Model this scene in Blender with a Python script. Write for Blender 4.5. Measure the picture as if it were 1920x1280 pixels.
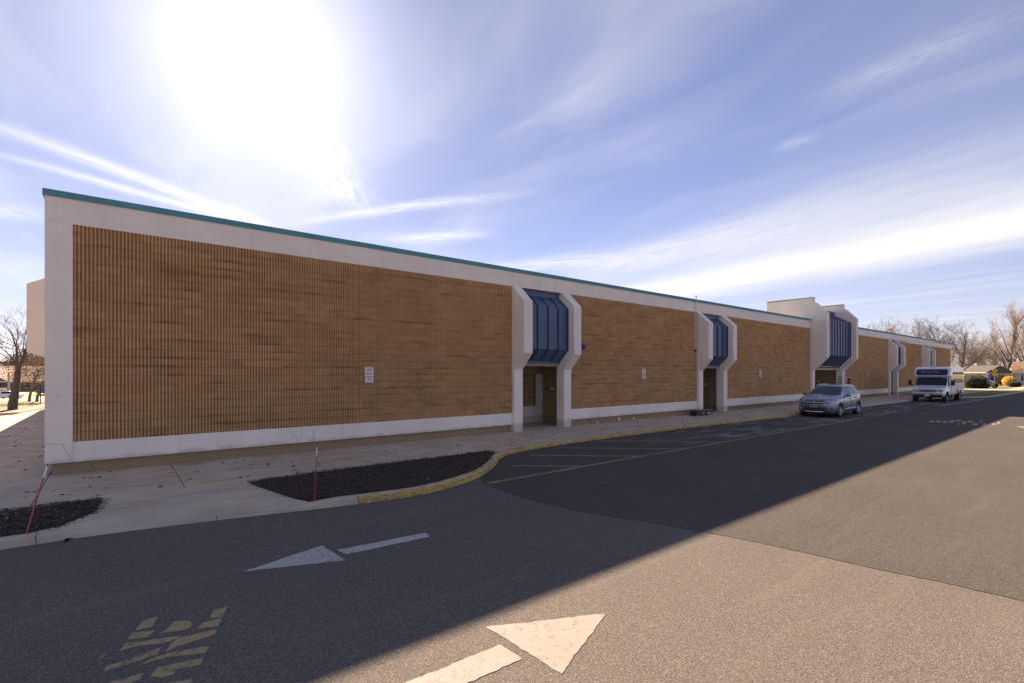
import bpy, bmesh, math, random
import numpy as np
from mathutils import Vector, Matrix, noise as mnoise

for o in list(bpy.data.objects): bpy.data.objects.remove(o, do_unlink=True)
scene = bpy.context.scene
COL = scene.collection
R = math.radians
random.seed(7)

# ------------------------------------------------------------ camera
# world: X runs along the facade, Y into the building (facade plane Y=0), Z up, road at Z=0
CAM = Vector((1.10, -14.24, 2.30))
YAW = R(50.99)                      # angle between the view axis and the facade direction
FPX = 925.88                        # focal length in photo pixels (1920 wide)
FWD = Vector((math.cos(YAW), math.sin(YAW), 0)); RGT = Vector((math.sin(YAW), -math.cos(YAW), 0))
HZN = 698.1
cam_d = bpy.data.cameras.new('camera'); cam = bpy.data.objects.new('camera', cam_d); COL.objects.link(cam)
cam_d.sensor_width = 36; cam_d.lens = FPX / 1920 * 36; cam_d.shift_y = (HZN - 640) / 1920
cam_d.clip_start = 0.1; cam_d.clip_end = 6000
cam.location = CAM
cam.matrix_world = Matrix(((RGT.x, 0, -FWD.x, CAM.x), (RGT.y, 0, -FWD.y, CAM.y), (0, 1, 0, CAM.z), (0, 0, 0, 1)))
scene.camera = cam
scene.render.resolution_x = 1024; scene.render.resolution_y = 682

def ray(px, py): return FWD * FPX + RGT * (px - 960) + Vector((0, 0, HZN - py))
def on_z(px, py, z=0.0):            # photo pixel -> point on a horizontal surface
    d = ray(px, py); t = (z - CAM.z) / d.z; return CAM + d * t
def on_y(px, py, y=0.0):            # photo pixel -> point on a plane parallel to the facade
    d = ray(px, py); t = (y - CAM.y) / d.y; return CAM + d * t
def pix_at(px, dist, z=0.0):        # a spot in the direction of a pixel at a given depth
    d = ray(px, HZN); p = CAM + d * (dist / FPX); return Vector((p.x, p.y, z))

# ------------------------------------------------------------ sky, sun, exposure
SUN_AZ = R(11.6)                    # from +Y towards +X
SUN_EL = R(29.9)
SUNV = Vector((math.sin(SUN_AZ) * math.cos(SUN_EL), math.cos(SUN_AZ) * math.cos(SUN_EL), math.sin(SUN_EL)))
sun_d = bpy.data.lights.new('sun', 'SUN'); sun = bpy.data.objects.new('sun', sun_d); COL.objects.link(sun)
sun_d.energy = 5.0; sun_d.angle = R(0.55); sun_d.color = (1.0, 0.775, 0.575)
sun.rotation_euler = SUNV.to_track_quat('Z', 'Y').to_euler(); sun.location = (0, 60, 60)

class NT:                           # small helper to wire shader nodes
    def __init__(s, tree): s.t = tree; s.N = tree.nodes; s.L = tree.links
    def n(s, typ, ins=None, **kw):
        nd = s.N.new(typ)
        for k, v in kw.items(): setattr(nd, k, v)
        for k, v in (ins or {}).items(): s.put(nd.inputs[k], v)
        return nd
    def put(s, sock, v):
        if hasattr(v, 'node'): s.L.new(v, sock)
        elif hasattr(v, 'outputs'): s.L.new(v.outputs[0], sock)
        else:
            if isinstance(v, tuple) and len(v) == 3 and sock.type == 'RGBA': v = (*v, 1)
            sock.default_value = v
    def m(s, op, a, b=None, c=None, clamp=False):
        nd = s.N.new('ShaderNodeMath'); nd.operation = op; nd.use_clamp = clamp
        for i, v in enumerate((a, b, c)):
            if v is not None: s.put(nd.inputs[i], v)
        return nd.outputs[0]
    def vm(s, op, a, b=None):
        nd = s.N.new('ShaderNodeVectorMath'); nd.operation = op
        s.put(nd.inputs[0], a)
        if b is not None: s.put(nd.inputs[3 if op == 'SCALE' else 1], b)
        return nd.outputs[1] if op in ('DOT_PRODUCT', 'LENGTH', 'DISTANCE') else nd.outputs[0]
    def mix(s, f, a, b, mode='MIX'):
        nd = s.N.new('ShaderNodeMix'); nd.data_type = 'RGBA'; nd.blend_type = mode; nd.clamp_factor = True
        s.put(nd.inputs[0], f); s.put(nd.inputs[6], a); s.put(nd.inputs[7], b)
        return nd.outputs[2]
    def rng(s, v, a, b, c=0.0, d=1.0, smooth=True):
        nd = s.N.new('ShaderNodeMapRange'); nd.interpolation_type = 'SMOOTHSTEP' if smooth else 'LINEAR'
        s.put(nd.inputs[0], v)
        for i, x in enumerate((a, b, c, d)): s.put(nd.inputs[i + 1], x)
        return nd.outputs[0]
    def noise(s, vec, scale, detail=3, rough=.55, dist=0.0):
        nd = s.n('ShaderNodeTexNoise', {'Scale': scale, 'Detail': detail, 'Roughness': rough, 'Distortion': dist})
        if vec is not None: s.put(nd.inputs['Vector'], vec)
        return nd.outputs[0]
    def stretch(s, vec, sc, rot=(0, 0, 0), loc=(0, 0, 0)):
        return s.n('ShaderNodeMapping', {'Vector': vec, 'Scale': sc, 'Rotation': rot, 'Location': loc}).outputs[0]

world = bpy.data.worlds.new('World'); scene.world = world; world.use_nodes = True
w = NT(world.node_tree); w.N.clear()
SKY_STRENGTH = 0.05
sky = w.n('ShaderNodeTexSky', sky_type='NISHITA', sun_disc=False, sun_elevation=SUN_EL, sun_rotation=SUN_AZ,
          altitude=0, air_density=1.0, dust_density=0.08, ozone_density=3.0)
D = w.n('ShaderNodeTexCoord').outputs['Generated']
sep = w.n('ShaderNodeSeparateXYZ', {0: D})
zc = w.m('MAXIMUM', sep.outputs[2], 0.035)
P = w.n('ShaderNodeCombineXYZ', {0: w.m('DIVIDE', sep.outputs[0], zc), 1: w.m('DIVIDE', sep.outputs[1], zc)}).outputs[0]
def plane(px, py):
    d = ray(px, py); return Vector((d.x / d.z, d.y / d.z, 0))
warp = w.n('ShaderNodeTexNoise', {'Vector': P, 'Scale': .9, 'Detail': 3, 'Roughness': .5}).outputs[1]
warp = w.vm('SCALE', w.vm('SUBTRACT', warp, (.5, .5, .5)), .55)
PW = w.vm('ADD', P, warp)
a0, b0 = plane(1020, 590), plane(1925, 440)
ux = (b0 - a0).normalized(); uy = Vector((-ux.y, ux.x, 0))
ang = math.atan2(ux.y, ux.x)
def along(vec): return w.vm('DOT_PRODUCT', vec, tuple(ux))
def across(vec): return w.vm('DOT_PRODUCT', vec, tuple(uy))
UV = w.n('ShaderNodeCombineXYZ', {0: along(PW), 1: across(PW)}).outputs[0]
fib = w.noise(w.stretch(UV, (.40, 1.7, 1)), 1.0, 4, .52, .5)            # long fibres of the cirrus
fib2 = w.noise(w.stretch(UV, (.25, .8, 1), loc=(3.1, 1.7, 0)), 1.0, 3, .55, .3)
veil = w.m('MULTIPLY', w.rng(fib, .26, .80), w.rng(fib2, .25, .75))
veil = w.m('ADD', w.m('MULTIPLY', veil, .48), .03)
masks = [veil]
def streak(p0, p1, width, gain, soft=1.0, fade=.25, wob=1.0, lo=.22, bow=0.0):
    a, b = plane(*p0), plane(*p1); u = (b - a); ln = u.length; u.normalize(); v = Vector((-u.y, u.x, 0))
    q = w.vm('SUBTRACT', w.vm('ADD', P, w.vm('SCALE', warp, wob)), tuple(a))
    s_ = w.m('DIVIDE', w.vm('DOT_PRODUCT', q, tuple(u)), ln)
    t_ = w.vm('DOT_PRODUCT', q, tuple(v))
    if bow: t_ = w.m('ADD', t_, w.m('MULTIPLY', w.m('MULTIPLY', s_, w.m('SUBTRACT', 1.0, s_)), bow))
    g = w.m('EXPONENT', w.m('MULTIPLY', w.m('POWER', w.m('DIVIDE', w.m('ABSOLUTE', t_), width), 2.0), -soft))
    e = w.m('MULTIPLY', w.rng(s_, -fade, fade), w.m('SUBTRACT', 1.0, w.rng(s_, 1 - fade, 1 + fade)))
    fl = w.noise(w.stretch(w.n('ShaderNodeCombineXYZ', {0: s_, 1: t_}).outputs[0], (2.2, 1.6 / max(width, .05), 1)), 2.0, 3, .62)
    g = w.m('MULTIPLY', w.m('MULTIPLY', g, e), w.m('MULTIPLY', w.rng(fl, lo, .62), gain))
    masks.append(g)
streak((1040, 585), (2300, 345), .72, 1.15, 1.0, .06, .45, -.45)
streak((1250, 500), (2100, 250), .65, .40, 1.0, .3, .6, -.1)
streak((1080, 520), (1480, 400), .30, .45, 1.0, .35, .8)
streak((800, 520), (1180, 480), .30, .60, 1.0, .3, .6)
streak((-60, 215), (500, 425), .085, .62, 1.0, .35, .25, .12)
streak((20, 300), (470, 418), .06, .6, 1.0, .35, .3, .15)
streak((580, 414), (900, 374), .075, .6, 1.0, .4, .35)
streak((560, 240), (668, 392), .16, .5, 1.0, .35, .35)
streak((740, 452), (905, 440), .12, .55, 1.0, .3, .4)
streak((1580, 160), (1900, 40), .07, .22, 1.0, .5, .5, .2)
streak((1462, 282), (1515, 258), .05, .28, 1.0, .6, .4, .2)
streak((930, 260), (1120, 155), .035, .12, 1.0, .5, .15)
streak((-100, 372), (60, 410), .25, .45, 1.0, .4, .4)
tot = masks[0]
for mk in masks[1:]: tot = w.m('SUBTRACT', 1.0, w.m('MULTIPLY', w.m('SUBTRACT', 1.0, tot), w.m('SUBTRACT', 1.0, w.m('MINIMUM', mk, .97))))
cosun = w.m('MAXIMUM', w.vm('DOT_PRODUCT', D, tuple(SUNV)), 0.0)
tot = w.m('MULTIPLY', tot, w.rng(sep.outputs[2], 0.0, .06))
# thin ice cloud scatters sunlight forward, so it is brighter close to the sun
glow = w.m('ADD', w.m('MULTIPLY', w.m('POWER', cosun, 60.0), 4.4), w.m('MULTIPLY', w.m('POWER', cosun, 12.0), .8))
cl_l = w.m('ADD', 5.6, w.m('MULTIPLY', w.m('POWER', cosun, 6.0), 1.8))
cloud = w.vm('SCALE', (1.0, .965, .96), cl_l)
base = w.mix(1.0, sky.outputs[0], (.79, .645, .765), 'MULTIPLY')
base = w.vm('SCALE', base, w.m('SUBTRACT', 1.0, w.m('MULTIPLY', w.m('POWER', cosun, 5.0), .36)))
base = w.vm('ADD', base, w.vm('SCALE', (1.0, .98, 1.0), glow))
low = w.m('MULTIPLY', w.m('EXPONENT', w.m('MULTIPLY', w.m('MAXIMUM', sep.outputs[2], 0.0), -5.0)), .42)      # pale haze low over the horizon
base = w.mix(low, base, (4.5, 4.4, 5.0))
skyc = w.mix(tot, base, cloud)
bg = w.n('ShaderNodeBackground', {'Color': skyc, 'Strength': SKY_STRENGTH})
w.L.new(bg.outputs[0], w.n('ShaderNodeOutputWorld').inputs[0])

scene.view_settings.view_transform = 'Standard'; scene.view_settings.look = 'None'
scene.view_settings.gamma = 1.0; scene.view_settings.use_curve_mapping = False
scene.view_settings.exposure = 1.92
scene.render.engine = 'CYCLES'
scene.cycles.max_bounces = 6; scene.cycles.diffuse_bounces = 3; scene.cycles.glossy_bounces = 3
# ------------------------------------------------------------ helpers: meshes and things
def link(o, parent=None):
    COL.objects.link(o)
    if parent is not None: o.parent = parent
    return o
def mesh(name, verts, faces, mat=None, smooth=False):
    me = bpy.data.meshes.new(name); me.from_pydata([tuple(v) for v in verts], [], faces)
    if mat:
        for m_ in (mat if isinstance(mat, (list, tuple)) else [mat]): me.materials.append(m_)
    if smooth: me.polygons.foreach_set('use_smooth', [True] * len(me.polygons))
    me.update(); return me
def obj(name, verts, faces, mat, parent=None, smooth=False, loc=None):
    o = bpy.data.objects.new(name, mesh(name, verts, faces, mat, smooth))
    if loc is not None: o.location = loc
    return link(o, parent)
def tag(o, label, cat, group=None):
    o['label'] = label; o['category'] = cat
    if group: o['group'] = group
    return o
def struct(o): o['kind'] = 'structure'; return o
def stuff(o): o['kind'] = 'stuff'; return o
def thing(name, label, cat, loc=(0, 0, 0), rz=0.0, group=None):
    o = bpy.data.objects.new(name, None); o.empty_display_size = .2; COL.objects.link(o)
    o.location = loc; o.rotation_euler = (0, 0, rz)
    return tag(o, label, cat, group)

class MB:                           # collects simple shapes into one mesh
    def __init__(s): s.v = []; s.f = []
    def add(s, vs, fs):
        k = len(s.v); s.v += [tuple(p) for p in vs]; s.f += [tuple(i + k for i in f) for f in fs]; return s
    def box(s, x0, x1, y0, y1, z0, z1, b=0.0):
        if b:
            bm = bmesh.new(); bmesh.ops.create_cube(bm, size=1)
            for vt in bm.verts: vt.co = Vector(((x0 + x1) / 2 + vt.co.x * (x1 - x0), (y0 + y1) / 2 + vt.co.y * (y1 - y0), (z0 + z1) / 2 + vt.co.z * (z1 - z0)))
            bmesh.ops.bevel(bm, geom=bm.edges[:], offset=b, segments=2, profile=.6, affect='EDGES')
            bm.verts.index_update(); s.add([vt.co[:] for vt in bm.verts], [[vt.index for vt in f.verts] for f in bm.faces]); bm.free(); return s
        v = [(x, y, z) for x in (x0, x1) for y in (y0, y1) for z in (z0, z1)]
        return s.add(v, [(0, 1, 3, 2), (4, 6, 7, 5), (0, 4, 5, 1), (2, 3, 7, 6), (0, 2, 6, 4), (1, 5, 7, 3)])
    def prism_x(s, prof, x0, x1):   # profile of (y, z) points extruded along X
        n = len(prof); v = [(x0, y, z) for y, z in prof] + [(x1, y, z) for y, z in prof]
        return s.add(v, [tuple(range(n - 1, -1, -1)), tuple(range(n, 2 * n))] + [(i, (i + 1) % n, n + (i + 1) % n, n + i) for i in range(n)])
    def prism_y(s, prof, y0, y1):   # profile of (x, z) points extruded along Y
        n = len(prof); v = [(x, y0, z) for x, z in prof] + [(x, y1, z) for x, z in prof]
        return s.add(v, [tuple(range(n)), tuple(range(2 * n - 1, n - 1, -1))] + [((i + 1) % n, i, n + i, n + (i + 1) % n) for i in range(n)])
    def prism_z(s, poly, z0, z1):   # outline of (x, y) points extruded upward
        n = len(poly)
        area = sum(poly[i][0] * poly[(i + 1) % n][1] - poly[(i + 1) % n][0] * poly[i][1] for i in range(n))
        if area < 0: poly = poly[::-1]
        v = [(x, y, z0) for x, y in poly] + [(x, y, z1) for x, y in poly]
        return s.add(v, [tuple(range(n - 1, -1, -1)), tuple(range(n, 2 * n))] + [(i, (i + 1) % n, n + (i + 1) % n, n + i) for i in range(n)])
    def tube(s, pts, rad, n=8, cap=True):
        pts = [Vector(p) for p in pts]; k = len(pts)
        rad = rad if isinstance(rad, (list, tuple)) else [rad] * k
        vs = []; fs = []; ref = None
        for i, p in enumerate(pts):
            t = (pts[min(i + 1, k - 1)] - pts[max(i - 1, 0)]).normalized()
            if ref is None: ref = t.orthogonal().normalized()
            ref = (ref - t * ref.dot(t));
            if ref.length < 1e-6: ref = t.orthogonal()
            ref.normalize(); bi = t.cross(ref)
            for j in range(n):
                a = 2 * math.pi * j / n; vs.append(p + (ref * math.cos(a) + bi * math.sin(a)) * rad[i])
        for i in range(k - 1):
            for j in range(n):
                j2 = (j + 1) % n; fs.append((i * n + j, i * n + j2, (i + 1) * n + j2, (i + 1) * n + j))
        if cap: fs += [tuple(range(n - 1, -1, -1)), tuple(range((k - 1) * n, k * n))]
        return s.add(vs, fs)
    def lathe(s, prof, axis='z', c=(0, 0, 0), n=24):  # profile of (r, h)
        vs = []; fs = []; k = len(prof)
        for i in range(n):
            a = 2 * math.pi * i / n; ca, sa = math.cos(a), math.sin(a)
            for r, h in prof:
                p = {'z': (r * ca, r * sa, h), 'y': (r * ca, h, r * sa), 'x': (h, r * ca, r * sa)}[axis]
                vs.append((p[0] + c[0], p[1] + c[1], p[2] + c[2]))
        for i in range(n):
            for j in range(k - 1):
                i2 = (i + 1) % n; q = (i * k + j, i2 * k + j, i2 * k + j + 1, i * k + j + 1)
                fs.append(q[::-1] if axis == 'y' else q)
        return s.add(vs, fs)
    def make(s, name, mat, parent=None, smooth=False, loc=None):
        return obj(name, s.v, s.f, mat, parent, smooth, loc)

def copy_tree(o, parent=None):
    c = o.copy(); link(c, parent)
    for ch in [x for x in bpy.data.objects if x.parent == o]: copy_tree(ch, c)
    return c
def smooth_angle(o, deg=35):
    me = o.data; bm = bmesh.new(); bm.from_mesh(me)
    bmesh.ops.recalc_face_normals(bm, faces=bm.faces)
    for f in bm.faces: f.smooth = True
    for e in bm.edges: e.smooth = (len(e.link_faces) == 2 and e.calc_face_angle(3.2) < R(deg))
    bm.to_mesh(me); bm.free(); return o
def text_obj(name, body, size, mat, parent, matrix, depth=.0015, align='CENTER', spacing=1.0, extra=0.0):
    cu = bpy.data.curves.new(name, 'FONT'); cu.body = body; cu.size = size; cu.align_x = align; cu.align_y = 'CENTER'
    cu.extrude = depth; cu.space_character = spacing; cu.resolution_u = 3; cu.offset = extra
    t = bpy.data.objects.new(name, cu); COL.objects.link(t)
    dg = bpy.context.evaluated_depsgraph_get(); me = bpy.data.meshes.new_from_object(t.evaluated_get(dg))
    bpy.data.objects.remove(t, do_unlink=True); bpy.data.curves.remove(cu)
    me.materials.clear(); me.materials.append(mat); me.name = name
    o = bpy.data.objects.new(name, me); link(o, parent); o.matrix_local = matrix; return o

# ------------------------------------------------------------ materials
MATS = {}
def material(name):
    m_ = bpy.data.materials.new(name); m_.use_nodes = True; t = NT(m_.node_tree); t.N.clear()
    out = t.n('ShaderNodeOutputMaterial'); b = t.n('ShaderNodeBsdfPrincipled'); t.L.new(b.outputs[0], out.inputs[0])
    MATS[name] = m_; t.b = b; t.mat = m_; return t
def pos(t): return t.n('ShaderNodeNewGeometry').outputs['Position']
def bump(t, h, strength=.3, dist=.01):
    nb = t.n('ShaderNodeBump', {'Height': h, 'Strength': strength, 'Distance': dist}); t.put(t.b.inputs['Normal'], nb.outputs[0])
def scalec(c, k): return tuple(min(1, x * k) for x in c[:3])
def simple(name, col, rough=.6, var=.12, scale=3.0, metal=0.0, bstr=0.0, bscale=60, spec=.5, coat=0.0, local=False):
    t = material(name)
    p = t.n('ShaderNodeTexCoord').outputs['Object'] if local else pos(t)
    n1 = t.noise(p, scale, 5, .6); n2 = t.noise(p, scale * 11, 3, .6)
    f = t.m('ADD', t.m('MULTIPLY', n1, .65), t.m('MULTIPLY', n2, .35))
    t.put(t.b.inputs['Base Color'], t.mix(t.rng(f, .3, .7), scalec(col, 1 - var), scalec(col, 1 + var)))
    t.put(t.b.inputs['Roughness'], t.rng(n2, .3, .7, max(.02, rough - .07), min(1, rough + .07)))
    t.b.inputs['Metallic'].default_value = metal; t.b.inputs['Specular IOR Level'].default_value = spec
    if coat: t.b.inputs['Coat Weight'].default_value = coat; t.b.inputs['Coat Roughness'].default_value = .04
    if bstr: bump(t, t.noise(p, bscale, 4, .6), bstr, .01)
    return t.mat

# ribbed split-face block: tone per block, dark damp smears along joints, pale salt runs under the fascia
t = material('ribbed_block'); p = pos(t); s = t.n('ShaderNodeSeparateXYZ', {0: p})
row = t.m('FLOOR', t.m('DIVIDE', t.m('SUBTRACT', s.outputs[2], .816), .203))
colx = t.m('FLOOR', t.m('DIVIDE', t.m('ADD', s.outputs[0], t.m('MULTIPLY', t.m('MODULO', row, 2.0), .203)), .406))
wn = t.n('ShaderNodeTexWhiteNoise', {'Vector': t.n('ShaderNodeCombineXYZ', {0: colx, 1: row}).outputs[0]}, noise_dimensions='3D').outputs[0]
c = t.mix(t.rng(wn, 0.0, 1.0, .15, .85, False), (.52, .300, .135), (.66, .395, .185))
c = t.mix(t.rng(t.noise(p, .55, 4, .6), .35, .7), c, t.mix(.8, c, (.88, .87, .90), 'MULTIPLY'))
grit = t.noise(p, 130, 3, .7)
c = t.mix(t.rng(grit, .56, .72), c, (.70, .48, .28))
c = t.mix(t.rng(grit, .44, .30), c, (.28, .155, .075))
fz = t.m('FRACT', t.m('DIVIDE', t.m('SUBTRACT', s.outputs[2], .816), .203))
sm = t.noise(t.n('ShaderNodeCombineXYZ', {0: t.m('MULTIPLY', s.outputs[0], .75), 1: t.m('MULTIPLY', row, 7.31), 2: 0.0}).outputs[0], 1.0, 4, .6)
ln = t.m('MULTIPLY', t.rng(sm, .49, .66), t.rng(fz, .42, .03))
c = t.mix(t.m('MULTIPLY', ln, .64), c, (.15, .08, .042))
dk = t.noise(t.stretch(p, (.7, 1, 3.0)), .9, 4, .62)
c = t.mix(t.m('MULTIPLY', t.rng(dk, .53, .74), .42), c, (.24, .13, .066))
sl = t.m('MULTIPLY', t.rng(t.noise(t.stretch(p, (5, 1, .7)), 1.0, 4, .65), .60, .76), t.rng(s.outputs[2], 4.9, 5.45))
sl = t.m('MULTIPLY', sl, t.rng(t.noise(p, .22, 2), .50, .62))
c = t.mix(t.m('MULTIPLY', sl, .6), c, (.70, .60, .50))
t.put(t.b.inputs['Base Color'], c); t.b.inputs['Roughness'].default_value = .93; t.b.inputs['Specular IOR Level'].default_value = .2
bump(t, t.m('ADD', grit, t.m('MULTIPLY', t.noise(p, 45, 4, .65), 1.4)), .8, .012)

def painted(name, col, dirt=.5, warm=(.40, .34, .28)):
    t = material(name); p = pos(t); s = t.n('ShaderNodeSeparateXYZ', {0: p})
    n1 = t.noise(p, .8, 5, .62); n2 = t.noise(t.stretch(p, (3, 3, .35)), 1.2, 5, .6)
    c = t.mix(t.rng(n1, .3, .7), scalec(col, .94), scalec(col, 1.05))
    c = t.mix(t.m('MULTIPLY', t.rng(n2, .55, .78), dirt * .55), c, warm)
    c = t.mix(t.m('MULTIPLY', t.rng(t.noise(p, 7, 5, .7), .60, .75), dirt * .5), c, scalec(warm, .8))
    splash = t.m('MULTIPLY', t.rng(t.m('ADD', s.outputs[2], t.m('MULTIPLY', t.noise(p, 2.5, 4), -.35)), .33, .16), dirt * .8)
    c = t.mix(splash, c, scalec(warm, .75))
    t.put(t.b.inputs['Base Color'], c); t.b.inputs['Roughness'].default_value = .82; t.b.inputs['Specular IOR Level'].default_value = .3
    bump(t, t.m('ADD', t.noise(p, 90, 4, .6), t.m('MULTIPLY', t.noise(p, 6, 3), 1.5)), .25, .006)
    return t.mat
M_WHITE = painted('cream_stucco', (.83, .735, .645), .65, (.48, .40, .32))
M_BASE = painted('tan_paint', (.47, .33, .195), .7, (.25, .165, .095))
M_DOOR = painted('brown_door_paint', (.36, .245, .135), .25, (.14, .095, .055))
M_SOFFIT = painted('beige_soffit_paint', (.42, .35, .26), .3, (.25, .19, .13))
M_TEAL = simple('teal_metal', (.10, .27, .30), .8, .14, .9, 0.0, .1, 20, .15)
M_BLUE = simple('blue_metal', (.058, .092, .175), .42, .14, 1.1, 0.0, .08, 8)
M_BLUEDK = simple('blue_metal_seam', (.022, .034, .095), .45, .1, 1.0)
M_ROOF = simple('roof_gravel', (.22, .21, .2), .9, .2, 2)
M_CRACK = simple('crack_gap', (.06, .05, .045), .95, .2, 5)
M_DARK = simple('dark_gap', (.012, .011, .010), .9, .1, 4)

def concrete(name, col, rust=.5, warm=(.30, .20, .12)):
    t = material(name); p = pos(t)
    n1 = t.noise(p, .9, 5, .62); n2 = t.noise(t.stretch(p, (.55, 3.0, 1)), 1.1, 5, .64, .4)
    rnd = t.n('ShaderNodeObjectInfo').outputs['Random']
    c = t.mix(t.rng(n1, .3, .7), scalec(col, .84), scalec(col, 1.10))
    c = t.mix(t.m('MULTIPLY', rnd, .35), c, scalec(col, .82))
    c = t.mix(t.m('MULTIPLY', t.rng(n2, .50, .72), rust), c, warm)
    c = t.mix(t.rng(t.noise(p, 55, 3, .7), .62, .75), c, scalec(col, .62))
    c = t.mix(t.m('MULTIPLY', t.rng(t.noise(p, 3.2, 5, .7), .60, .78), .5), c, scalec(col, .55))
    t.put(t.b.inputs['Base Color'], c); t.b.inputs['Roughness'].default_value = .9; t.b.inputs['Specular IOR Level'].default_value = .25
    bump(t, t.m('ADD', t.noise(p, 140, 3, .6), t.noise(p, 9, 4)), .35, .006)
    return t.mat
M_SLAB = concrete('sidewalk_concrete', (.53, .435, .335), .72, (.37, .235, .125))
M_KERB = concrete('kerb_concrete', (.47, .40, .325), .6, (.34, .23, .14))
t = material('yellow_kerb_paint'); p = pos(t)
wear = t.rng(t.noise(p, 5.5, 5, .72), .40, .60); chip = t.rng(t.noise(p, 38, 4, .7), .48, .62)
c = t.mix(t.noise(p, 2, 3), (.62, .38, .04), (.74, .50, .10))
c = t.mix(t.m('MULTIPLY', wear, .9), c, (.38, .27, .15)); c = t.mix(t.m('MULTIPLY', chip, .7), c, (.10, .075, .05))
nz = t.n('ShaderNodeSeparateXYZ', {0: t.n('ShaderNodeNewGeometry').outputs['Normal']}).outputs[2]
scuff = t.m('MULTIPLY', t.rng(nz, .35, .8), t.rng(t.noise(p, 3.0, 5, .7), .30, .52))
c = t.mix(t.m('MULTIPLY', scuff, .85), c, (.46, .36, .25))
c = t.mix(t.m('MULTIPLY', t.rng(t.noise(t.stretch(p, (2, 2, 9)), 2.2, 5, .7), .50, .66), .75), c, (.13, .095, .06))
t.put(t.b.inputs['Base Color'], c); t.b.inputs['Roughness'].default_value = .85; bump(t, t.noise(p, 60, 4), .5, .01)

def asphalt(name, dark, mid, light, tint, patch=.35):
    t = material(name); p = pos(t)
    g1 = t.n('ShaderNodeTexVoronoi', {'Vector': p, 'Scale': 150.0, 'Randomness': 1.0}); g2 = t.noise(p, 85, 4, .75); g3 = t.noise(p, 210, 2, .7)
    cell = t.n('ShaderNodeSeparateColor', {0: g1.outputs['Color']}).outputs[0]
    c = t.mix(t.rng(g2, .3, .7), dark, mid)
    c = t.mix(t.m('MULTIPLY', t.rng(cell, .55, .95), .8), c, light)
    c = t.mix(t.m('MULTIPLY', t.rng(g3, .60, .70), .8), c, scalec(light, 1.7))
    c = t.mix(t.m('MULTIPLY', t.rng(g3, .42, .34), .6), c, scalec(dark, .7))
    big = t.noise(p, .33, 5, .6); st = t.noise(t.stretch(p, (.35, 2.2, 1)), .8, 5, .62, .5)
    c = t.mix(t.m('MULTIPLY', t.rng(big, .35, .68), patch), c, t.mix(1.0, c, tint, 'MULTIPLY'))
    c = t.mix(t.m('MULTIPLY', t.rng(st, .50, .78), patch * .5), c, scalec(light, .9))
    t.put(t.b.inputs['Base Color'], c); t.b.inputs['Roughness'].default_value = .92; t.b.inputs['Specular IOR Level'].default_value = .12
    h = t.m('ADD', t.m('MULTIPLY', g1.outputs['Distance'], -.8), t.m('MULTIPLY', g2, .9))
    bump(t, h, .75, .009)
    return t
M_ASPH = asphalt('worn_asphalt', (.062, .056, .051), (.152, .134, .118), (.295, .255, .215), (.80, .79, .80)).mat
M_ASPH2 = asphalt('newer_asphalt', (.038, .035, .033), (.097, .087, .078), (.20, .175, .15), (.78, .78, .80), .45).mat
tl = asphalt('dusty_lane_asphalt', (.038, .035, .033), (.097, .087, .078), (.20, .175, .15), (.8, .8, .8), .3)
pl = pos(tl); sp_ = tl.n('ShaderNodeSeparateXYZ', {0: pl})
salt = tl.m('MULTIPLY', tl.rng(tl.noise(tl.stretch(pl, (.45, 1.6, 1)), .9, 6, .7, .8), .47, .66), tl.rng(sp_.outputs[0], 13.0, 19.0))
old = tl.b.inputs['Base Color'].links[0].from_socket
tl.put(tl.b.inputs['Base Color'], tl.mix(tl.m('MULTIPLY', salt, .72), old, (.29, .29, .285)))
M_LANE = tl.mat

def road_paint(name, col, under, wear=.5, sc=14, crack=0.0):
    t = material(name); p = pos(t)
    g = t.noise(p, 85, 4, .75); n1 = t.noise(p, sc, 5, .7); n0 = t.noise(p, 1.3, 3)
    f = t.m('ADD', t.m('ADD', t.m('MULTIPLY', n1, .5), t.m('MULTIPLY', g, .45)), t.m('MULTIPLY', n0, .25))
    k = t.rng(f, .74 - wear * .20, .86 - wear * .20)
    c = t.mix(k, col, under)
    if crack:
        v = t.n('ShaderNodeTexVoronoi', {'Vector': t.vm('ADD', p, t.vm('SCALE', t.n('ShaderNodeTexNoise', {'Vector': p, 'Scale': 9.0}).outputs[1], .12)), 'Scale': 6.5}, feature='DISTANCE_TO_EDGE').outputs[0]
        c = t.mix(t.m('MULTIPLY', t.m('MULTIPLY', t.rng(v, .028, .006), t.rng(t.noise(p, 3.5, 3), .42, .60)), crack), c, scalec(under, .7))
    c = t.mix(t.m('MULTIPLY', t.noise(p, 6, 4), .35), c, scalec(col, .72))
    t.put(t.b.inputs['Base Color'], c); t.b.inputs['Roughness'].default_value = .8; bump(t, g, .5, .006)
    return t.mat
M_PWHITE = road_paint('white_road_paint', (.285, .25, .215), (.15, .13, .112), .62, 11, 1.0)
M_PWORN = road_paint('worn_white_road_paint', (.44, .42, .40), (.13, .122, .115), .62, 16)
M_PYEL = road_paint('yellow_road_paint', (.30, .235, .115), (.085, .076, .066), .95, 7)
M_PYELF = road_paint('faded_yellow_road_paint', (.38, .285, .14), (.105, .096, .085), .78, 10)

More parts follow.
